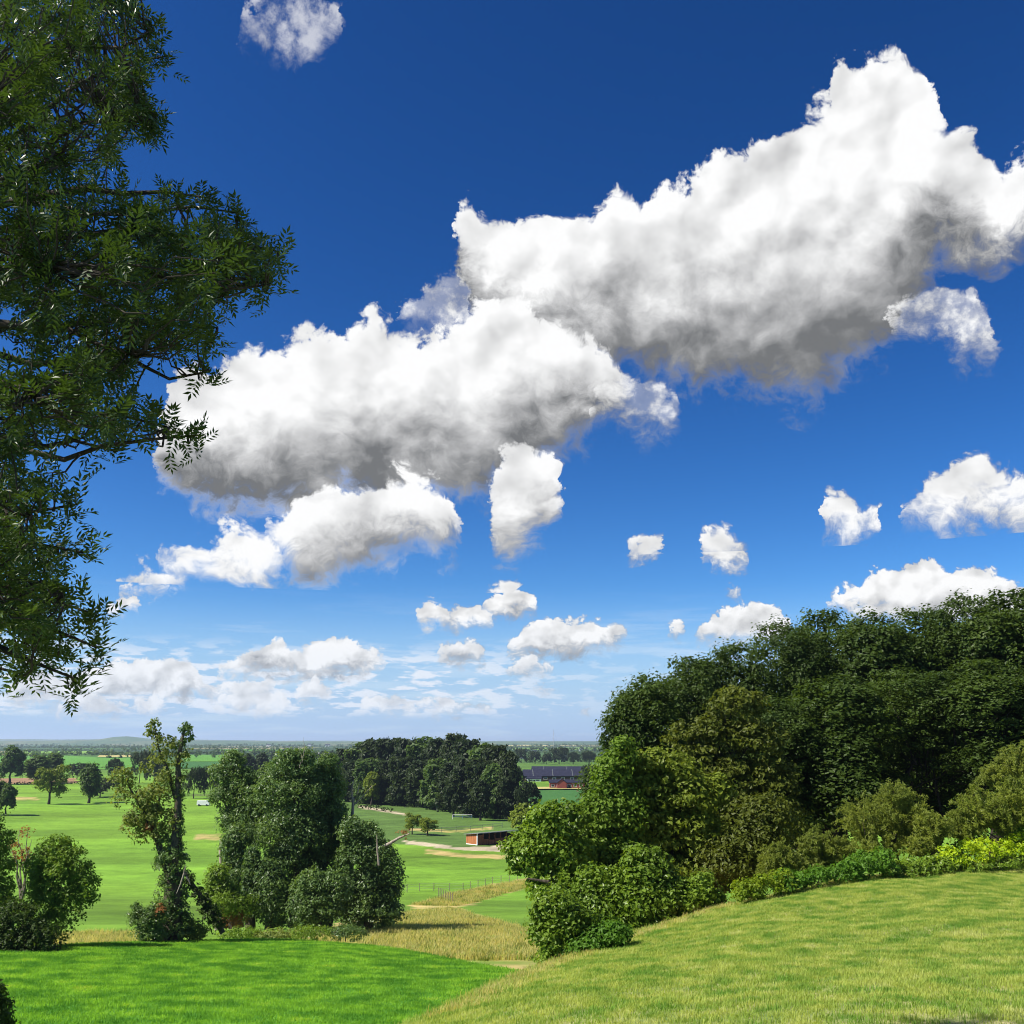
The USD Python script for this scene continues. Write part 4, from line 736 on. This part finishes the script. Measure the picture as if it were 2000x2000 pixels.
NAMED = [('open', 95, 1500, 1571, 62, 'thin crowned olive tree standing alone at the far edge of the left pasture', 'maple'),
         ('tall', 173, 1496, 1569, 34, 'slim dark tree just right of the thin olive tree on the pasture', 'far'),
         ('round', 195, 1522, 1558, 66, 'broad dark bush behind the slim tree on the pasture', 'dark'),
         ('round', 18, 1463, 1532, 48, 'tall tree beside the plough land at the left edge', 'far'),
         ('tall', 70, 1478, 1530, 46, 'upright tree at the middle of the plough land', 'far'),
         ('tall', 100, 1474, 1528, 36, 'narrow tree behind the thin olive tree', 'far'),
         ('round', 150, 1492, 1522, 44, 'dark tree at the right end of the plough land', 'dark'),
         ('round', 222, 1483, 1524, 34, 'dark tree left of the ivy tree, on the hedge line', 'dark'),
         ('round', 272, 1470, 1530, 46, 'large dark tree behind the left stem of the ivy tree', 'dark'),
         ('round', 300, 1484, 1534, 44, 'second dark tree behind the ivy tree', 'dark'),
         ('round', 378, 1502, 1560, 50, 'dark tree right of the ivy tree, left of the clump', 'dark'),
         ('round', 410, 1498, 1558, 46, 'dark tree touching the left side of the clump', 'dark'),
         ('tall', 455, 1478, 1530, 28, 'spire shaped tree behind the upper left of the clump', 'dark'),
         ('tall', 480, 1476, 1520, 26, 'dark pointed tree behind the clump, right of the spire', 'dark'),
         ('tall', 508, 1474, 1520, 30, 'dark tree behind the clump near its dead twig', 'dark'),
         ('round', 10, 1537, 1593, 34, 'round dark tree on the pasture cut by the left edge', 'far'),
         ('round', -14, 1530, 1592, 40, 'tree beside the round one, beyond the left edge', 'far'),
         ('open', 835, 1600, 1632, 40, 'small umbrella shaped tree by the fenced paddock left of the stable', 'maple'),
         ('open', 805, 1592, 1630, 34, 'thin sapling left of the umbrella shaped tree', 'maple'),
         ('tall', 725, 1512, 1572, 26, 'light sapling in front of the left end of the dark wood', 'maple'),
         ('round', 785, 1530, 1570, 28, 'rusty young tree at the foot of the dark wood', 'rust'),
         ('tall', 885, 1520, 1596, 36, 'dark tree in front of the wood above the rail fence', 'dark'),
         ('tall', 938, 1530, 1603, 38, 'tree at the wood edge above the stable', 'dark'),
         ('round', 1030, 1530, 1602, 60, 'dark bushy tree at the right foot of the wood', 'dark'),
         ('round', 1022, 1575, 1640, 54, 'reddish brown scrubby tree behind the stable end', 'maple')]
for kind, u, vt, vb, w, label, leaf in NAMED: small_tree(kind, u, vt, vb, w, label, leaf)

# the dark wood across the middle: every tree of its front and skyline
WOOD = [(672, 1468, 1560, 46), (700, 1456, 1560, 50), (730, 1451, 1562, 54), (762, 1449, 1564, 52), (795, 1450, 1566, 54), (825, 1446, 1568, 52), (855, 1451, 1572, 54), (886, 1442, 1575, 50), (915, 1452, 1580, 54), (945, 1459, 1584, 56), (970, 1464, 1588, 50), (990, 1476, 1592, 38),
        (690, 1490, 1566, 44), (722, 1486, 1570, 46), (755, 1492, 1571, 46), (790, 1484, 1574, 48), (822, 1492, 1577, 48), (852, 1488, 1582, 48), (880, 1496, 1585, 46), (910, 1488, 1590, 50), (942, 1496, 1594, 50), (968, 1498, 1598, 46), (992, 1508, 1600, 36), (655, 1480, 1556, 40), (640, 1484, 1552, 36)]
ORD = 'first second third fourth fifth sixth seventh eighth ninth tenth eleventh twelfth thirteenth'.split()
WHERE = ['at its low left end', 'second along its skyline', 'third along its skyline', 'on the even left part of its skyline', 'fifth along its skyline', 'left of its highest point', 'just left of its highest crown', 'with the highest crown of all', 'right of the highest crown', 'on its right shoulder', 'second last on its right shoulder', 'at its right end']
for k, (u, vt, vb, w) in enumerate(WOOD):
    lab = f'dark tree of the mid distance wood, {WHERE[k]}' if k < 12 else f'{ORD[sorted(x[0] for x in WOOD[12:]).index(u)]} dark tree from the left in the front row of the mid distance wood'
    small_tree('wood', u, vt, vb, w * 1.25, lab, ('dark', 'far', 'dark', 'dark')[k % 4], 'wood_tree', 'trees of the dark wood in the middle distance', n=7000)
for k, (u, vt, vb, w, lab) in enumerate([(1018, 1463, 1490, 28, 'dome shaped tree behind the right end of the dark wood'), (1045, 1468, 1492, 30, 'tree left of the middle behind the long shed'), (1092, 1461, 1492, 40, 'broad green tree behind the long shed'), (1120, 1470, 1493, 26, 'small tree right of the broad one behind the long shed'), (1150, 1468, 1494, 30, 'tree behind the right end of the long shed'), (1068, 1472, 1493, 24, 'small dark tree behind the long shed'), (1150, 1495, 1535, 30, 'tree at the right end of the red brick building'), (1010, 1500, 1545, 30, 'dark tree left of the red brick building')]):
    small_tree('round', u, vt, vb, w, lab, 'dark')

# hedges and tree lines of the plain, each a line of its own
def hedge(u0, v0, u1, v1, hpx, label, leaf='far', seed=0, n=900, name='hedgerow'):
    rng = np.random.default_rng(500 + seed); pt = lambda u, v: (lambda d: d * (-25.0 / d[2]))(ray(u, v)); a, b = pt(u0, v0), pt(u1, v1); m = max(5, int(abs(u1 - u0) / 6)); L = []
    for s in np.linspace(0, 1, m):
        c = a + (b - a) * s; h = hpx * c[1] / FPX * rng.uniform(0.55, 1.25); c[2] = -25 + h * 0.45
        L.append((*c, abs(b[0] - a[0]) / m * 0.9, max(4.0, h * .6), h * 0.6))
    h = hpx * a[1] / FPX
    return obj(name, crown(L, n, h * 0.35, 500 + seed, puff=h * 0.25, per=9, fill=0.1), LOOK[leaf], label=label, cat='hedge')
H = [(-30, 1533, 160, 1531, 5, 'dark hedge along the far side of the plough land', 'dark'), (-30, 1476, 260, 1475, 5, 'hedge with small trees along the far green field at left', 'far'), (60, 1503, 240, 1500, 4, 'thin hedge below the far green field', 'far'), (255, 1481, 360, 1477, 6, 'hedge behind the top of the ivy tree', 'dark'), (360, 1474, 455, 1474, 5, 'dark hedge above the bright field', 'dark'), (455, 1492, 660, 1484, 14, 'belt of trees behind the clump', 'dark'), (440, 1522, 560, 1514, 12, 'nearer belt of trees behind the clump', 'dark'),
     (-30, 1467, 330, 1466, 4, 'third hedge line from the horizon at left', 'far'), (-40, 1461, 420, 1460, 4, 'second hedge line from the horizon at left', 'far'), (330, 1466, 640, 1464, 3.5, 'hedge line left of the wood under the horizon', 'far'), (420, 1461, 700, 1459, 3.5, 'tree line under the horizon at centre', 'far'), (930, 1461, 1190, 1459, 4, 'tree line under the horizon right of the dark wood', 'far'), (960, 1468, 1190, 1467, 6, 'tree line behind the long shed', 'dark'), (1005, 1489, 1195, 1488, 13, 'dark tree belt directly behind the long shed', 'dark'), (610, 1480, 680, 1478, 8, 'tree belt in front of the white warehouse', 'dark'),
     (700, 1577, 762, 1584, 6, 'low dark clipped hedge in the dull paddock', 'dark')]
for k, (u0, v0, u1, v1, h, lab, leaf) in enumerate(H): hedge(u0, v0, u1, v1, h, lab, leaf, k, int(600 + abs(u1 - u0) * 6))
# woods and hedges so far off that they read as dark bands
for k, (y0, y1, m, h, n, lab) in enumerate([(1500, 2400, 34, 7, 9000, 'hedges and tree belts of the nearer plain'), (2400, 4500, 46, 9, 9000, 'hedges and woods in the middle of the plain'), (4500, 8500, 60, 12, 9000, 'dark woods of the far plain under the horizon'), (8500, 15000, 60, 14, 8000, 'blue wooded skyline along the horizon')]):
    rng = np.random.default_rng(600 + k); L = []
    for _ in range(m):
        y = rng.uniform(y0, y1); x0 = rng.uniform(-0.62, 0.35) * y; ln = rng.uniform(0.05, 0.22) * y; sl = rng.normal(0, 0.25)
        for t_ in np.arange(0, 1, 0.08): hh = h * rng.uniform(0.45, 1.2); L.append((x0 + ln * t_, y + sl * ln * t_, -25 + hh * .4, ln * 0.06, ln * .012, hh * 0.6))
    obj('distant_woodland', crown(L, n, h * .8, 610 + k, puff=h * .5, per=9, fill=0.1), LOOK['far'], kind='stuff', label=lab)
# low hills on the horizon
LOOK['hills'] = turf_look('hill_land', [(0.35, (0.035, 0.07, 0.03)), (0.5, (0.06, 0.11, 0.03)), (0.62, (0.18, 0.17, 0.08))], 0.0006, 0.0022, 0.008, 0.3, stretch=(1, 0.4, 1))
def ridge(Y, prof, label):
    us = np.linspace(-500, 2500, 220); rise = np.interp(us, [p[0] for p in prof], [p[1] for p in prof]); rise = rise + (meshkit.fbm(np.stack([us / 45, 0 * us, 0 * us + Y], -1), 4, 7) - 0.5) * 1.8
    rows = []
    for j, k in enumerate((0.0, 0.35, 0.75, 1.0, 0.75, 0.0)):
        y = Y * (0.86 + 0.05 * j); x = (us - 1000) / FPX * y; rows.append(np.stack([x, 0 * x + y, -27 + (np.maximum(rise, 0.2) * y / FPX + 27) * k], -1))
    v = np.array(rows); n, m, _ = v.shape; i, j = np.meshgrid(np.arange(n - 1), np.arange(m - 1), indexing='ij'); a = i * m + j; q = np.stack([a, a + 1, a + m + 1, a + m], -1).reshape(-1, 4)
    obj('hills', (v.reshape(-1, 3), np.vstack([q[:, [0, 1, 2]], q[:, [0, 2, 3]]])), LOOK['hills'], smooth=True, kind='structure', label=label)
ridge(9000, [(-500, 1.0), (60, 1.5), (205, 3), (240, 8.5), (262, 10), (285, 8.5), (330, 3.5), (500, 1.0), (1500, -4), (2500, -4)], 'low blue hill with a flat top behind the ivy tree')
ridge(14000, [(-500, 4), (0, 5), (380, 4), (600, 2.0), (1100, 1.5), (2500, 2)], 'faint line of low hills along the horizon')

# ------------------------------------------------------------------ buildings and field furniture
LOOK['brick_red'] = rough_look('red_brick', (0.17, 0.045, 0.038), (0.24, 0.07, 0.055), 2.0, 0.9)
LOOK['slate'] = rough_look('slate_roof', (0.010, 0.011, 0.024), (0.022, 0.023, 0.045), 0.6, 0.7)
LOOK['white'] = rough_look('white_paint', (0.70, 0.70, 0.68), (0.82, 0.82, 0.80), 1.0, 0.6)
LOOK['pane'] = rough_look('window_pane', (0.02, 0.025, 0.03), (0.04, 0.05, 0.06), 1.0, 0.15)
LOOK['timber'] = rough_look('brown_timber', (0.10, 0.035, 0.015), (0.20, 0.075, 0.03), 3.0, 0.8, stretch=(1, 1, 0.2))
LOOK['orange_timber'] = rough_look('orange_timber', (0.26, 0.09, 0.03), (0.42, 0.16, 0.06), 3.0, 0.8, stretch=(1, 1, 0.2))
LOOK['dark_timber'] = rough_look('dark_timber', (0.018, 0.012, 0.008), (0.05, 0.03, 0.018), 3.0, 0.8, stretch=(1, 1, 0.2))
LOOK['felt'] = rough_look('roof_felt', (0.10, 0.115, 0.10), (0.20, 0.22, 0.20), 2.0, 0.8)
LOOK['post'] = rough_look('weathered_post', (0.14, 0.11, 0.08), (0.30, 0.25, 0.19), 5.0, 0.9)
LOOK['wire'] = rough_look('fence_wire', (0.25, 0.25, 0.25), (0.35, 0.35, 0.35), 5.0, 0.5)
def gable(l, w, h0, h1, over=0.4):
    """A pitched roof over a plan l by w, eaves at h0 and ridge at h1."""
    v = np.array([(-over, -over, h0), (l + over, -over, h0), (l + over, w / 2, h1), (-over, w / 2, h1), (-over, w + over, h0), (l + over, w + over, h0)]); t = [0, 0, 0.25]
    a = np.vstack([v, v + t]); f = [(0, 1, 2, 3), (3, 2, 5, 4), (6, 9, 8, 7), (9, 10, 11, 8), (0, 6, 7, 1), (4, 5, 11, 10), (0, 3, 9, 6), (3, 4, 10, 9), (1, 7, 8, 2), (2, 8, 11, 5)]
    return a, np.vstack([[q[0], q[1], q[2]] if s == 0 else [q[0], q[2], q[3]] for q in f for s in (0, 1)])
def upright(poly, y0, y1):
    """A shape drawn in the plane of a wall (along, up), from depth y0 to y1."""
    m = trimesh.creation.extrude_polygon(poly, y1 - y0, engine='earcut'); v = np.array(m.vertices); return np.c_[v[:, 0], y1 - v[:, 2], v[:, 1]], np.array(m.faces)
def window_frame(x0, x1, z0, z1): return upright(Polygon([(x0, z0), (x1, z0), (x1, z1), (x0, z1)], [[(x0 + .12, z0 + .12), (x1 - .12, z0 + .12), (x1 - .12, z1 - .12), (x0 + .12, z1 - .12)]]), -.06, .02)
def house(name, label, cat, u, v, width_px, depth, eave_px, ridge_px, wall, roof, wins=4, yaw=(1, 0), doors=1, f=None, chimney=True, group=None, gable_wing=None, bands=0):
    d = ray(u, v); b = ground_at(u, v, f, 90, 1500) if f else d * (-25.0 / d[2]); s = b[1] / FPX; l, h0, h1 = width_px * s, eave_px * s, ridge_px * s; o = b - [0, 0, 0.3]
    t = thing(name, label, cat, o, group); put = lambda n_, m, lk, p=t: obj(n_, placed(m, o, yaw), LOOK[lk], p)
    put('wall', (lambda a: (a[0], a[1]))(join([box(0, l, 0, depth, 0, h0)])), wall)
    tri = lambda x: (np.array([(x, 0, h0), (x, depth, h0), (x, depth / 2, h1)]), np.array([(0, 1, 2)]))
    put('gable_end', tri(0), wall); put('gable_end', tri(l), wall)
    rf = put('roof', gable(l, depth, h0, h1), roof)
    if chimney: obj('chimney', (lambda m: (m[0] - o, m[1]))(placed(box(l * .3, l * .3 + 0.9, depth / 2 - .4, depth / 2 + .4, h1 - .4, h1 + 1.3), o, yaw)), LOOK[wall], rf)
    for k in range(bands // 4):          # seams between the sheets of a long roof
        x = l * (k + 0.5) / (bands // 4); q = (h1 - h0) / (depth / 2); a = np.array([(x - .12, -.4, h0 + .27), (x + .12, -.4, h0 + .27), (x + .12, depth / 2, h1 + .30), (x - .12, depth / 2, h1 + .30)])
        obj('roof_seam', (lambda m: (m[0] - o, m[1]))(placed((np.vstack([a, a - [0, 0, .06]]), np.array([(0, 1, 2), (0, 2, 3), (4, 6, 5), (4, 7, 6), (0, 4, 5), (0, 5, 1), (1, 5, 6), (1, 6, 2), (2, 6, 7), (2, 7, 3), (3, 7, 4), (3, 4, 0)])), o, yaw)), LOOK['felt'], rf)
    for k in range(wins):
        x = l * (k + 0.5) / wins; w = min(1.2, l / wins * .3)
        fr = put('window', window_frame(x - w, x + w, h0 * .38, h0 * .82), 'white')
        obj('pane', (lambda m: (m[0] - o, m[1]))(placed(box(x - w + .12, x + w - .12, -.03, .0, h0 * .43, h0 * .77), o, yaw)), LOOK['pane'], fr)
    for k in range(doors): put('door', box(l * .5 + k * 4 - .6, l * .5 + k * 4 + .6, -.07, .0, 0.3, min(2.4, h0 * .7)), 'dark_timber')
    if gable_wing:
        x0, x1, hw = gable_wing; x0 *= l; x1 *= l; put('gabled_porch', upright(Polygon([(x0, 0), (x1, 0), (x1, h0), ((x0 + x1) / 2, h0 + hw), (x0, h0)]), -3, -.01), wall)
        q = np.array([(x0 - .3, -3.3, h0), ((x0 + x1) / 2, -3.3, h0 + hw + .2), (x1 + .3, -3.3, h0), (x0 - .3, depth * .4, h0), ((x0 + x1) / 2, depth * .4, h0 + hw + .2), (x1 + .3, depth * .4, h0)])
        put('porch_roof', (np.vstack([q, q + [0, 0, .2]]), np.array([(0, 1, 4), (0, 4, 3), (1, 2, 5), (1, 5, 4), (6, 10, 7), (6, 9, 10), (7, 11, 8), (7, 10, 11), (0, 6, 7), (0, 7, 1), (1, 7, 8), (1, 8, 2)])), roof)
    return t
house('brick_building', 'low red brick building with a small gable before the long dark sheds', 'building', 1074, 1541, 74, 9, 12, 17, 'brick_red', 'slate', 7, gable_wing=(0.18, 0.42, 2.0), chimney=False)
house('long_shed', 'long dark blue roofed shed behind the red brick building', 'shed', 1022, 1526, 150, 26, 10, 21, 'dark_timber', 'slate', 9, chimney=False, bands=16)
house('long_shed', 'second dark shed roof, set back above the first', 'shed', 1040, 1512, 130, 26, 7, 14, 'dark_timber', 'slate', 6, chimney=False, bands=12)
house('outbuilding', 'small pale outbuilding left of the red brick building', 'building', 1030, 1527, 26, 7, 6, 10, 'white', 'slate', 2, chimney=False)
house('warehouse', 'long white warehouse far off behind the top of the clump', 'warehouse', 618, 1476, 86, 40, 4.2, 5.2, 'white', 'white', 6, chimney=False)
for k, (u, v, w, lab) in enumerate([(1014, 1482, 9, 'white house right of the end of the dark wood'), (1104, 1480, 6, 'small white house behind the broad tree at the sheds'), (1154, 1480, 8, 'bright white house above the right end of the long shed'), (1178, 1484, 8, 'white house by the edge of the hillside wood'), (520, 1458, 8, 'white farm on the plain above the clump'), (600, 1457, 7, 'pale house near the horizon above the clump'), (635, 1458, 9, 'white house near the horizon left of the dark wood'), (560, 1462, 6, 'small pale house among far hedges'), (1040, 1470, 7, 'pale house among the trees beyond the dark wood'), (1132, 1466, 6, 'pale cottage beyond the sheds, near the horizon')]):
    house('white_house', lab, 'house', u, v, w, 8, 2.6, 4.4, 'white', 'slate', 3, group=None)
b = at(1082, 1470, 2500); b[2] = -25
t = thing('radio_mast', 'thin radio mast rising above the horizon beyond the sheds', 'mast', b)
obj('mast', tube([b, b + [0, 0, 28], b + [0, 0, 56]], [0.7, 0.5, 0.25], 4), LOOK['wire'], t)
for k in range(3): obj('guy_wire', tube([b + [0, 0, 50], b + [18 * math.cos(k * 2.1), 18 * math.sin(k * 2.1), 0]], [0.08, 0.08], 3), LOOK['wire'], t)

# the stable: seen by its corner, an orange end and an open dark front
c0 = ground_at(932, 1651, valley, 120, 500); ex, ey = np.array([0.74, 0.67]), np.array([-0.67, 0.74]); Ls, Ws = 13.5, 4.2
t = thing('field_stable', 'low wooden field stable with an orange end wall and dark stalls', 'stable', c0); put = lambda n_, m, lk, p=t: obj(n_, placed(m, c0, ex), LOOK[lk], p)
put('back_wall', box(0, Ls, Ws - .1, Ws, -.4, 2.3), 'dark_timber')
for k in range(6): put('board', box(-.04, .06, .15 + k * .68, .15 + k * .68 + .62, 0.15, 2.45), 'orange_timber')
put('sill_board', box(-.07, .03, 0.15, Ws, -.4, 0.15), 'white')
for k in range(8): put('post', box(k * 1.9 - .08, k * 1.9 + .1, -.08, .1, -.4, 2.6 if k else 2.75), 'white' if k == 0 else 'timber')
for k in range(7):
    if k in (1, 3, 4): put('stall_door', box(k * 1.9 + .12, k * 1.9 + 1.78, -.03, .05, 0.05, 1.25), 'timber')
    else: put('stall_panel', box(k * 1.9 + .12, k * 1.9 + 1.78, .0, .06, 0.05, 2.3 if k in (0, 6) else 1.0), 'timber')
    put('partition', box(k * 1.9 - .03, k * 1.9 + .03, .1, Ws - .1, -.3, 2.2), 'dark_timber')
v = np.array([(-.5, -.9, 2.75), (Ls + .5, -.9, 2.75), (Ls + .5, Ws + .4, 2.25), (-.5, Ws + .4, 2.25)]); rf = put('roof', (np.vstack([v, v + [0, 0, .14]]), np.array([(0, 2, 1), (0, 3, 2), (4, 5, 6), (4, 6, 7), (0, 1, 5), (0, 5, 4), (1, 2, 6), (1, 6, 5), (2, 3, 7), (2, 7, 6), (3, 0, 4), (3, 4, 7)])), 'felt')
obj('gutter', (lambda m: (m[0] - c0, m[1]))(placed(box(-.5, Ls + .5, -1.0, -.92, 2.72, 2.9), c0, ex)), LOOK['felt'], rf)

def fence(name, label, pts, gap, h, look_post='post', rails=(0.35, 0.75, 1.1), rail_r=0.012, rail_look='wire', r=0.06):
    Pw = np.array([ground_at(u, v, valley, 90, 700) for u, v in pts]); seg = np.linalg.norm(np.diff(Pw[:, :2], axis=0), axis=1); tot = np.r_[0, np.cumsum(seg)]
    t = thing(name, label, 'fence', Pw[0]); S = np.arange(0, tot[-1], gap); tops = []
    for s in S:
        p = np.array([np.interp(s, tot, Pw[:, k]) for k in range(3)]); p[2] = float(valley(p[0], p[1])); tops.append(p)
        obj('post', tube([p - [0, 0, .3], p + [0, 0, h]], [r, r * .9], 5), LOOK[look_post], t)
    tops = np.array(tops)
    for z in rails: obj('wire' if rail_look == 'wire' else 'rail', tube(tops + [0, 0, z * h / 1.2], np.full(len(tops), rail_r), 4), LOOK[rail_look], t)
fence('wire_fence', 'wire fence with many posts across the pasture right of the clump', [(770, 1746), (830, 1740), (900, 1741), (960, 1728), (1080, 1706)], 2.6, 1.25)
fence('row_of_stakes', 'short run of stakes in the dry grass at the field gateway', [(856, 1752), (884, 1763)], 1.1, 1.4, rails=(), r=0.06)
fence('rail_fence', 'pale rail fence in front of the wood above the stable', [(884, 1600), (925, 1600)], 3.4, 1.4, 'white', (0.6, 1.15), 0.09, 'white', 0.09)
fence('rail_fence', 'long pale paddock fence left of the stable', [(800, 1628), (860, 1626), (930, 1622), (985, 1616)], 5, 1.4, 'felt', (0.5, 1.1), 0.05, 'felt', 0.07)
fence('rail_fence', 'fence along the far side of the pasture at the left of the clump', [(375, 1556), (430, 1556)], 4, 1.2, 'post', (0.6, 1.1), 0.06, 'post', 0.07)
b = ground_at(397, 1574, valley, 120, 800); t = thing('parked_van', 'tiny white van at the far side of the pasture left of the clump', 'van', b)
obj('body', (lambda m: (m[0] + b, m[1]))(upright(Polygon([(-2.4, .35), (2.5, .35), (2.5, 1.2), (2.2, 1.27), (1.5, 2.1), (-2.4, 2.1)]), -.9, .9)), LOOK['white'], t)
obj('windscreen', (np.array([(b[0] + 1.52, b[1] - .8, b[2] + 2.0), (b[0] + 2.2, b[1] - .8, b[2] + 1.27), (b[0] + 2.2, b[1] + .8, b[2] + 1.27), (b[0] + 1.52, b[1] + .8, b[2] + 2.0)]), np.array([(0, 1, 2), (0, 2, 3)])), LOOK['pane'], t)
for sx in (-1.5, 1.6):
    for sy in (-.9, .9): w = trimesh.creation.cylinder(0.36, 0.25, sections=12); w.apply_transform(trimesh.transformations.rotation_matrix(np.pi / 2, [1, 0, 0])); w.apply_translation(b + [sx, sy, .36]); obj('wheel', (np.array(w.vertices), np.array(w.faces)), LOOK['pane'], t)

# ------------------------------------------------------------------ grass
def tuft(name, n, h, w, leaf, seed, spread=0.05):
    rng = np.random.default_rng(seed); a = rng.uniform(0, 6.28, n); c = rng.normal(0, spread, (n, 2)); lean = rng.uniform(0.1, 0.7, n); hh = h * rng.uniform(0.5, 1.2, n)
    d = np.stack([np.cos(a), np.sin(a)], 1); s = np.stack([-d[:, 1], d[:, 0]], 1) * w / 2; z = np.zeros((n, 1))
    b0, b1 = np.c_[c - s, z - .01], np.c_[c + s, z - .01]; m0, m1 = np.c_[c - s * .8 + d * (lean * hh * .3)[:, None], hh[:, None] * .6], np.c_[c + s * .8 + d * (lean * hh * .3)[:, None], hh[:, None] * .6]; tp = np.c_[c + d * (lean * hh)[:, None], hh[:, None]]
    v = np.stack([b0, b1, m1, m0, tp], 1).reshape(-1, 3); i = np.arange(n)[:, None] * 5
    return v, np.vstack([i + [0, 1, 2], i + [0, 2, 3], i + [3, 2, 4]])
def scatter(name, label, pts, tufts, seed, s0=0.7, s1=1.4):
    rng = np.random.default_rng(seed); pi = UsdGeom.PointInstancer.Define(stage, numbered(name)); n = len(pts)
    for k, (vf, lk) in enumerate(tufts):
        p = usdkit.mesh(stage, f'{pi.GetPath()}/blades_{k:03d}', vf, LOOK[lk]); pi.CreatePrototypesRel().AddTarget(p.GetPath())
    pi.CreatePositionsAttr(Vt.Vec3fArray.FromNumpy(np.asarray(pts, np.float32))); pi.CreateProtoIndicesAttr(Vt.IntArray.FromNumpy(rng.integers(0, len(tufts), n).astype(np.int32)))
    a = rng.uniform(0, np.pi, n); q = np.zeros((n, 4), np.float32); q[:, 2] = np.sin(a); q[:, 3] = np.cos(a)
    pi.CreateOrientationsAttr(Vt.QuathArray([Gf.Quath(float(w), 0, 0, float(z)) for z, w in zip(q[:, 2], q[:, 3])])); s = rng.uniform(s0, s1, n)[:, None] * np.ones(3)
    pi.CreateScalesAttr(Vt.Vec3fArray.FromNumpy(s.astype(np.float32))); tag(pi.GetPrim(), label, 'grass', None, 'stuff')
def in_view(x, y, z, pad=60): u, v = project((x, y, z)); return (u > -pad) & (u < 2000 + pad) & (v < 2000 + pad)
rng = np.random.default_rng(901); x, y = rng.uniform(-4, 30, 260000), 10 + 42 * rng.random(260000) ** 0.75; z = hill(x, y); k = in_view(x, y, z) & (crest_distance(x, y, HILL_CREST) < 1.0)
scatter('grass', 'short dry and green grass of the right foreground slope', np.c_[x, y, z][k][:60000], [(tuft('a', 16, 0.055, 0.009, 'blade', 1, 0.07), 'blade'), (tuft('b', 14, 0.045, 0.009, 'blade', 2, 0.08), 'blade'), (tuft('c', 12, 0.075, 0.007, 'blade', 3, 0.06), 'blade')], 902)
x, y = rng.uniform(-45, 6, 160000), 24 + 48 * rng.random(160000) ** 0.9; z = lawn(x, y); k = in_view(x, y, z) & (crest_distance(x, y, LAWN_CREST) < 0.5) & (z > hill(x, y))
scatter('grass', 'lush short grass of the green lawn at lower left', np.c_[x, y, z][k][:45000], [(tuft('a', 12, 0.055, 0.02, 'lawn_blade', 4, 0.16), 'lawn_blade'), (tuft('b', 12, 0.075, 0.02, 'lawn_blade', 5, 0.2), 'lawn_blade')], 903)
pts = []
for poly, n in (([(600, 1840), (690, 1806), (760, 1790), (880, 1775), (960, 1800), (1080, 1830), (1110, 1900), (1060, 1935), (850, 1920), (620, 1880)], 9000), ([(800, 1768), (880, 1746), (960, 1730), (1080, 1710), (1080, 1722), (980, 1746), (890, 1770)], 1500), ([(90, 1828), (262, 1824), (262, 1850), (90, 1856)], 1100)):
    P3 = np.array([ground_at(u, v, valley, 70, 260) for u, v in poly]); pg = Polygon(P3[:, :2]).buffer(0); b = pg.bounds; q = np.c_[rng.uniform(b[0], b[2], n * 3), rng.uniform(b[1], b[3], n * 3)]; q = q[contains(pg, shp_points(q))][:n]; pts.append(np.c_[q, valley(q[:, 0], q[:, 1])])
scatter('tall_dry_grass', 'tall golden dry grass in the gully between lawn and pasture', np.vstack(pts), [(tuft('a', 22, 0.42, 0.03, 'hay', 6, 0.25), 'hay'), (tuft('b', 22, 0.34, 0.03, 'hay', 7, 0.3), 'hay'), (tuft('c', 18, 0.36, 0.05, 'pale', 8, 0.25), 'pale'), (tuft('d', 18, 0.30, 0.05, 'blade', 18, 0.25), 'blade')], 904)
# hay coloured rim of the slope
pts = []
for (ax, ay), (bx, by) in zip(HILL_CREST[2:-1], HILL_CREST[3:]):
    m = int(90 * math.hypot(bx - ax, by - ay)); s = rng.random(m); o = rng.normal(-0.3, 0.28, m); dx, dy = (bx - ax), (by - ay); l = math.hypot(dx, dy); px_, py_ = ax + dx * s - dy / l * o, ay + dy * s + dx / l * o; pts.append(np.c_[px_, py_, hill(px_, py_)])
scatter('dry_grass', 'straw coloured grass along the rim of the right slope', np.vstack(pts), [(tuft('a', 14, 0.13, 0.012, 'hay', 9, 0.08), 'hay'), (tuft('b', 12, 0.1, 0.012, 'blade', 10, 0.08), 'blade')], 905)

# ------------------------------------------------------------------ air
if HAZE:
    hz = trimesh.creation.box((44000, 30000, 150)); hz.apply_translation((0, 11000, 0)); hz.vertices[:, 2] += 75 - 45
    m = usdkit.material(stage, '/World/Looks/haze_air', {'v': ('principled_volume', {'color': (0.68, 0.82, 1.0), 'density': HAZE, 'anisotropy': 0.3})}, [], volume='v.volume')
    obj('haze', (np.array(hz.vertices), np.array(hz.faces)), m, kind='stuff')
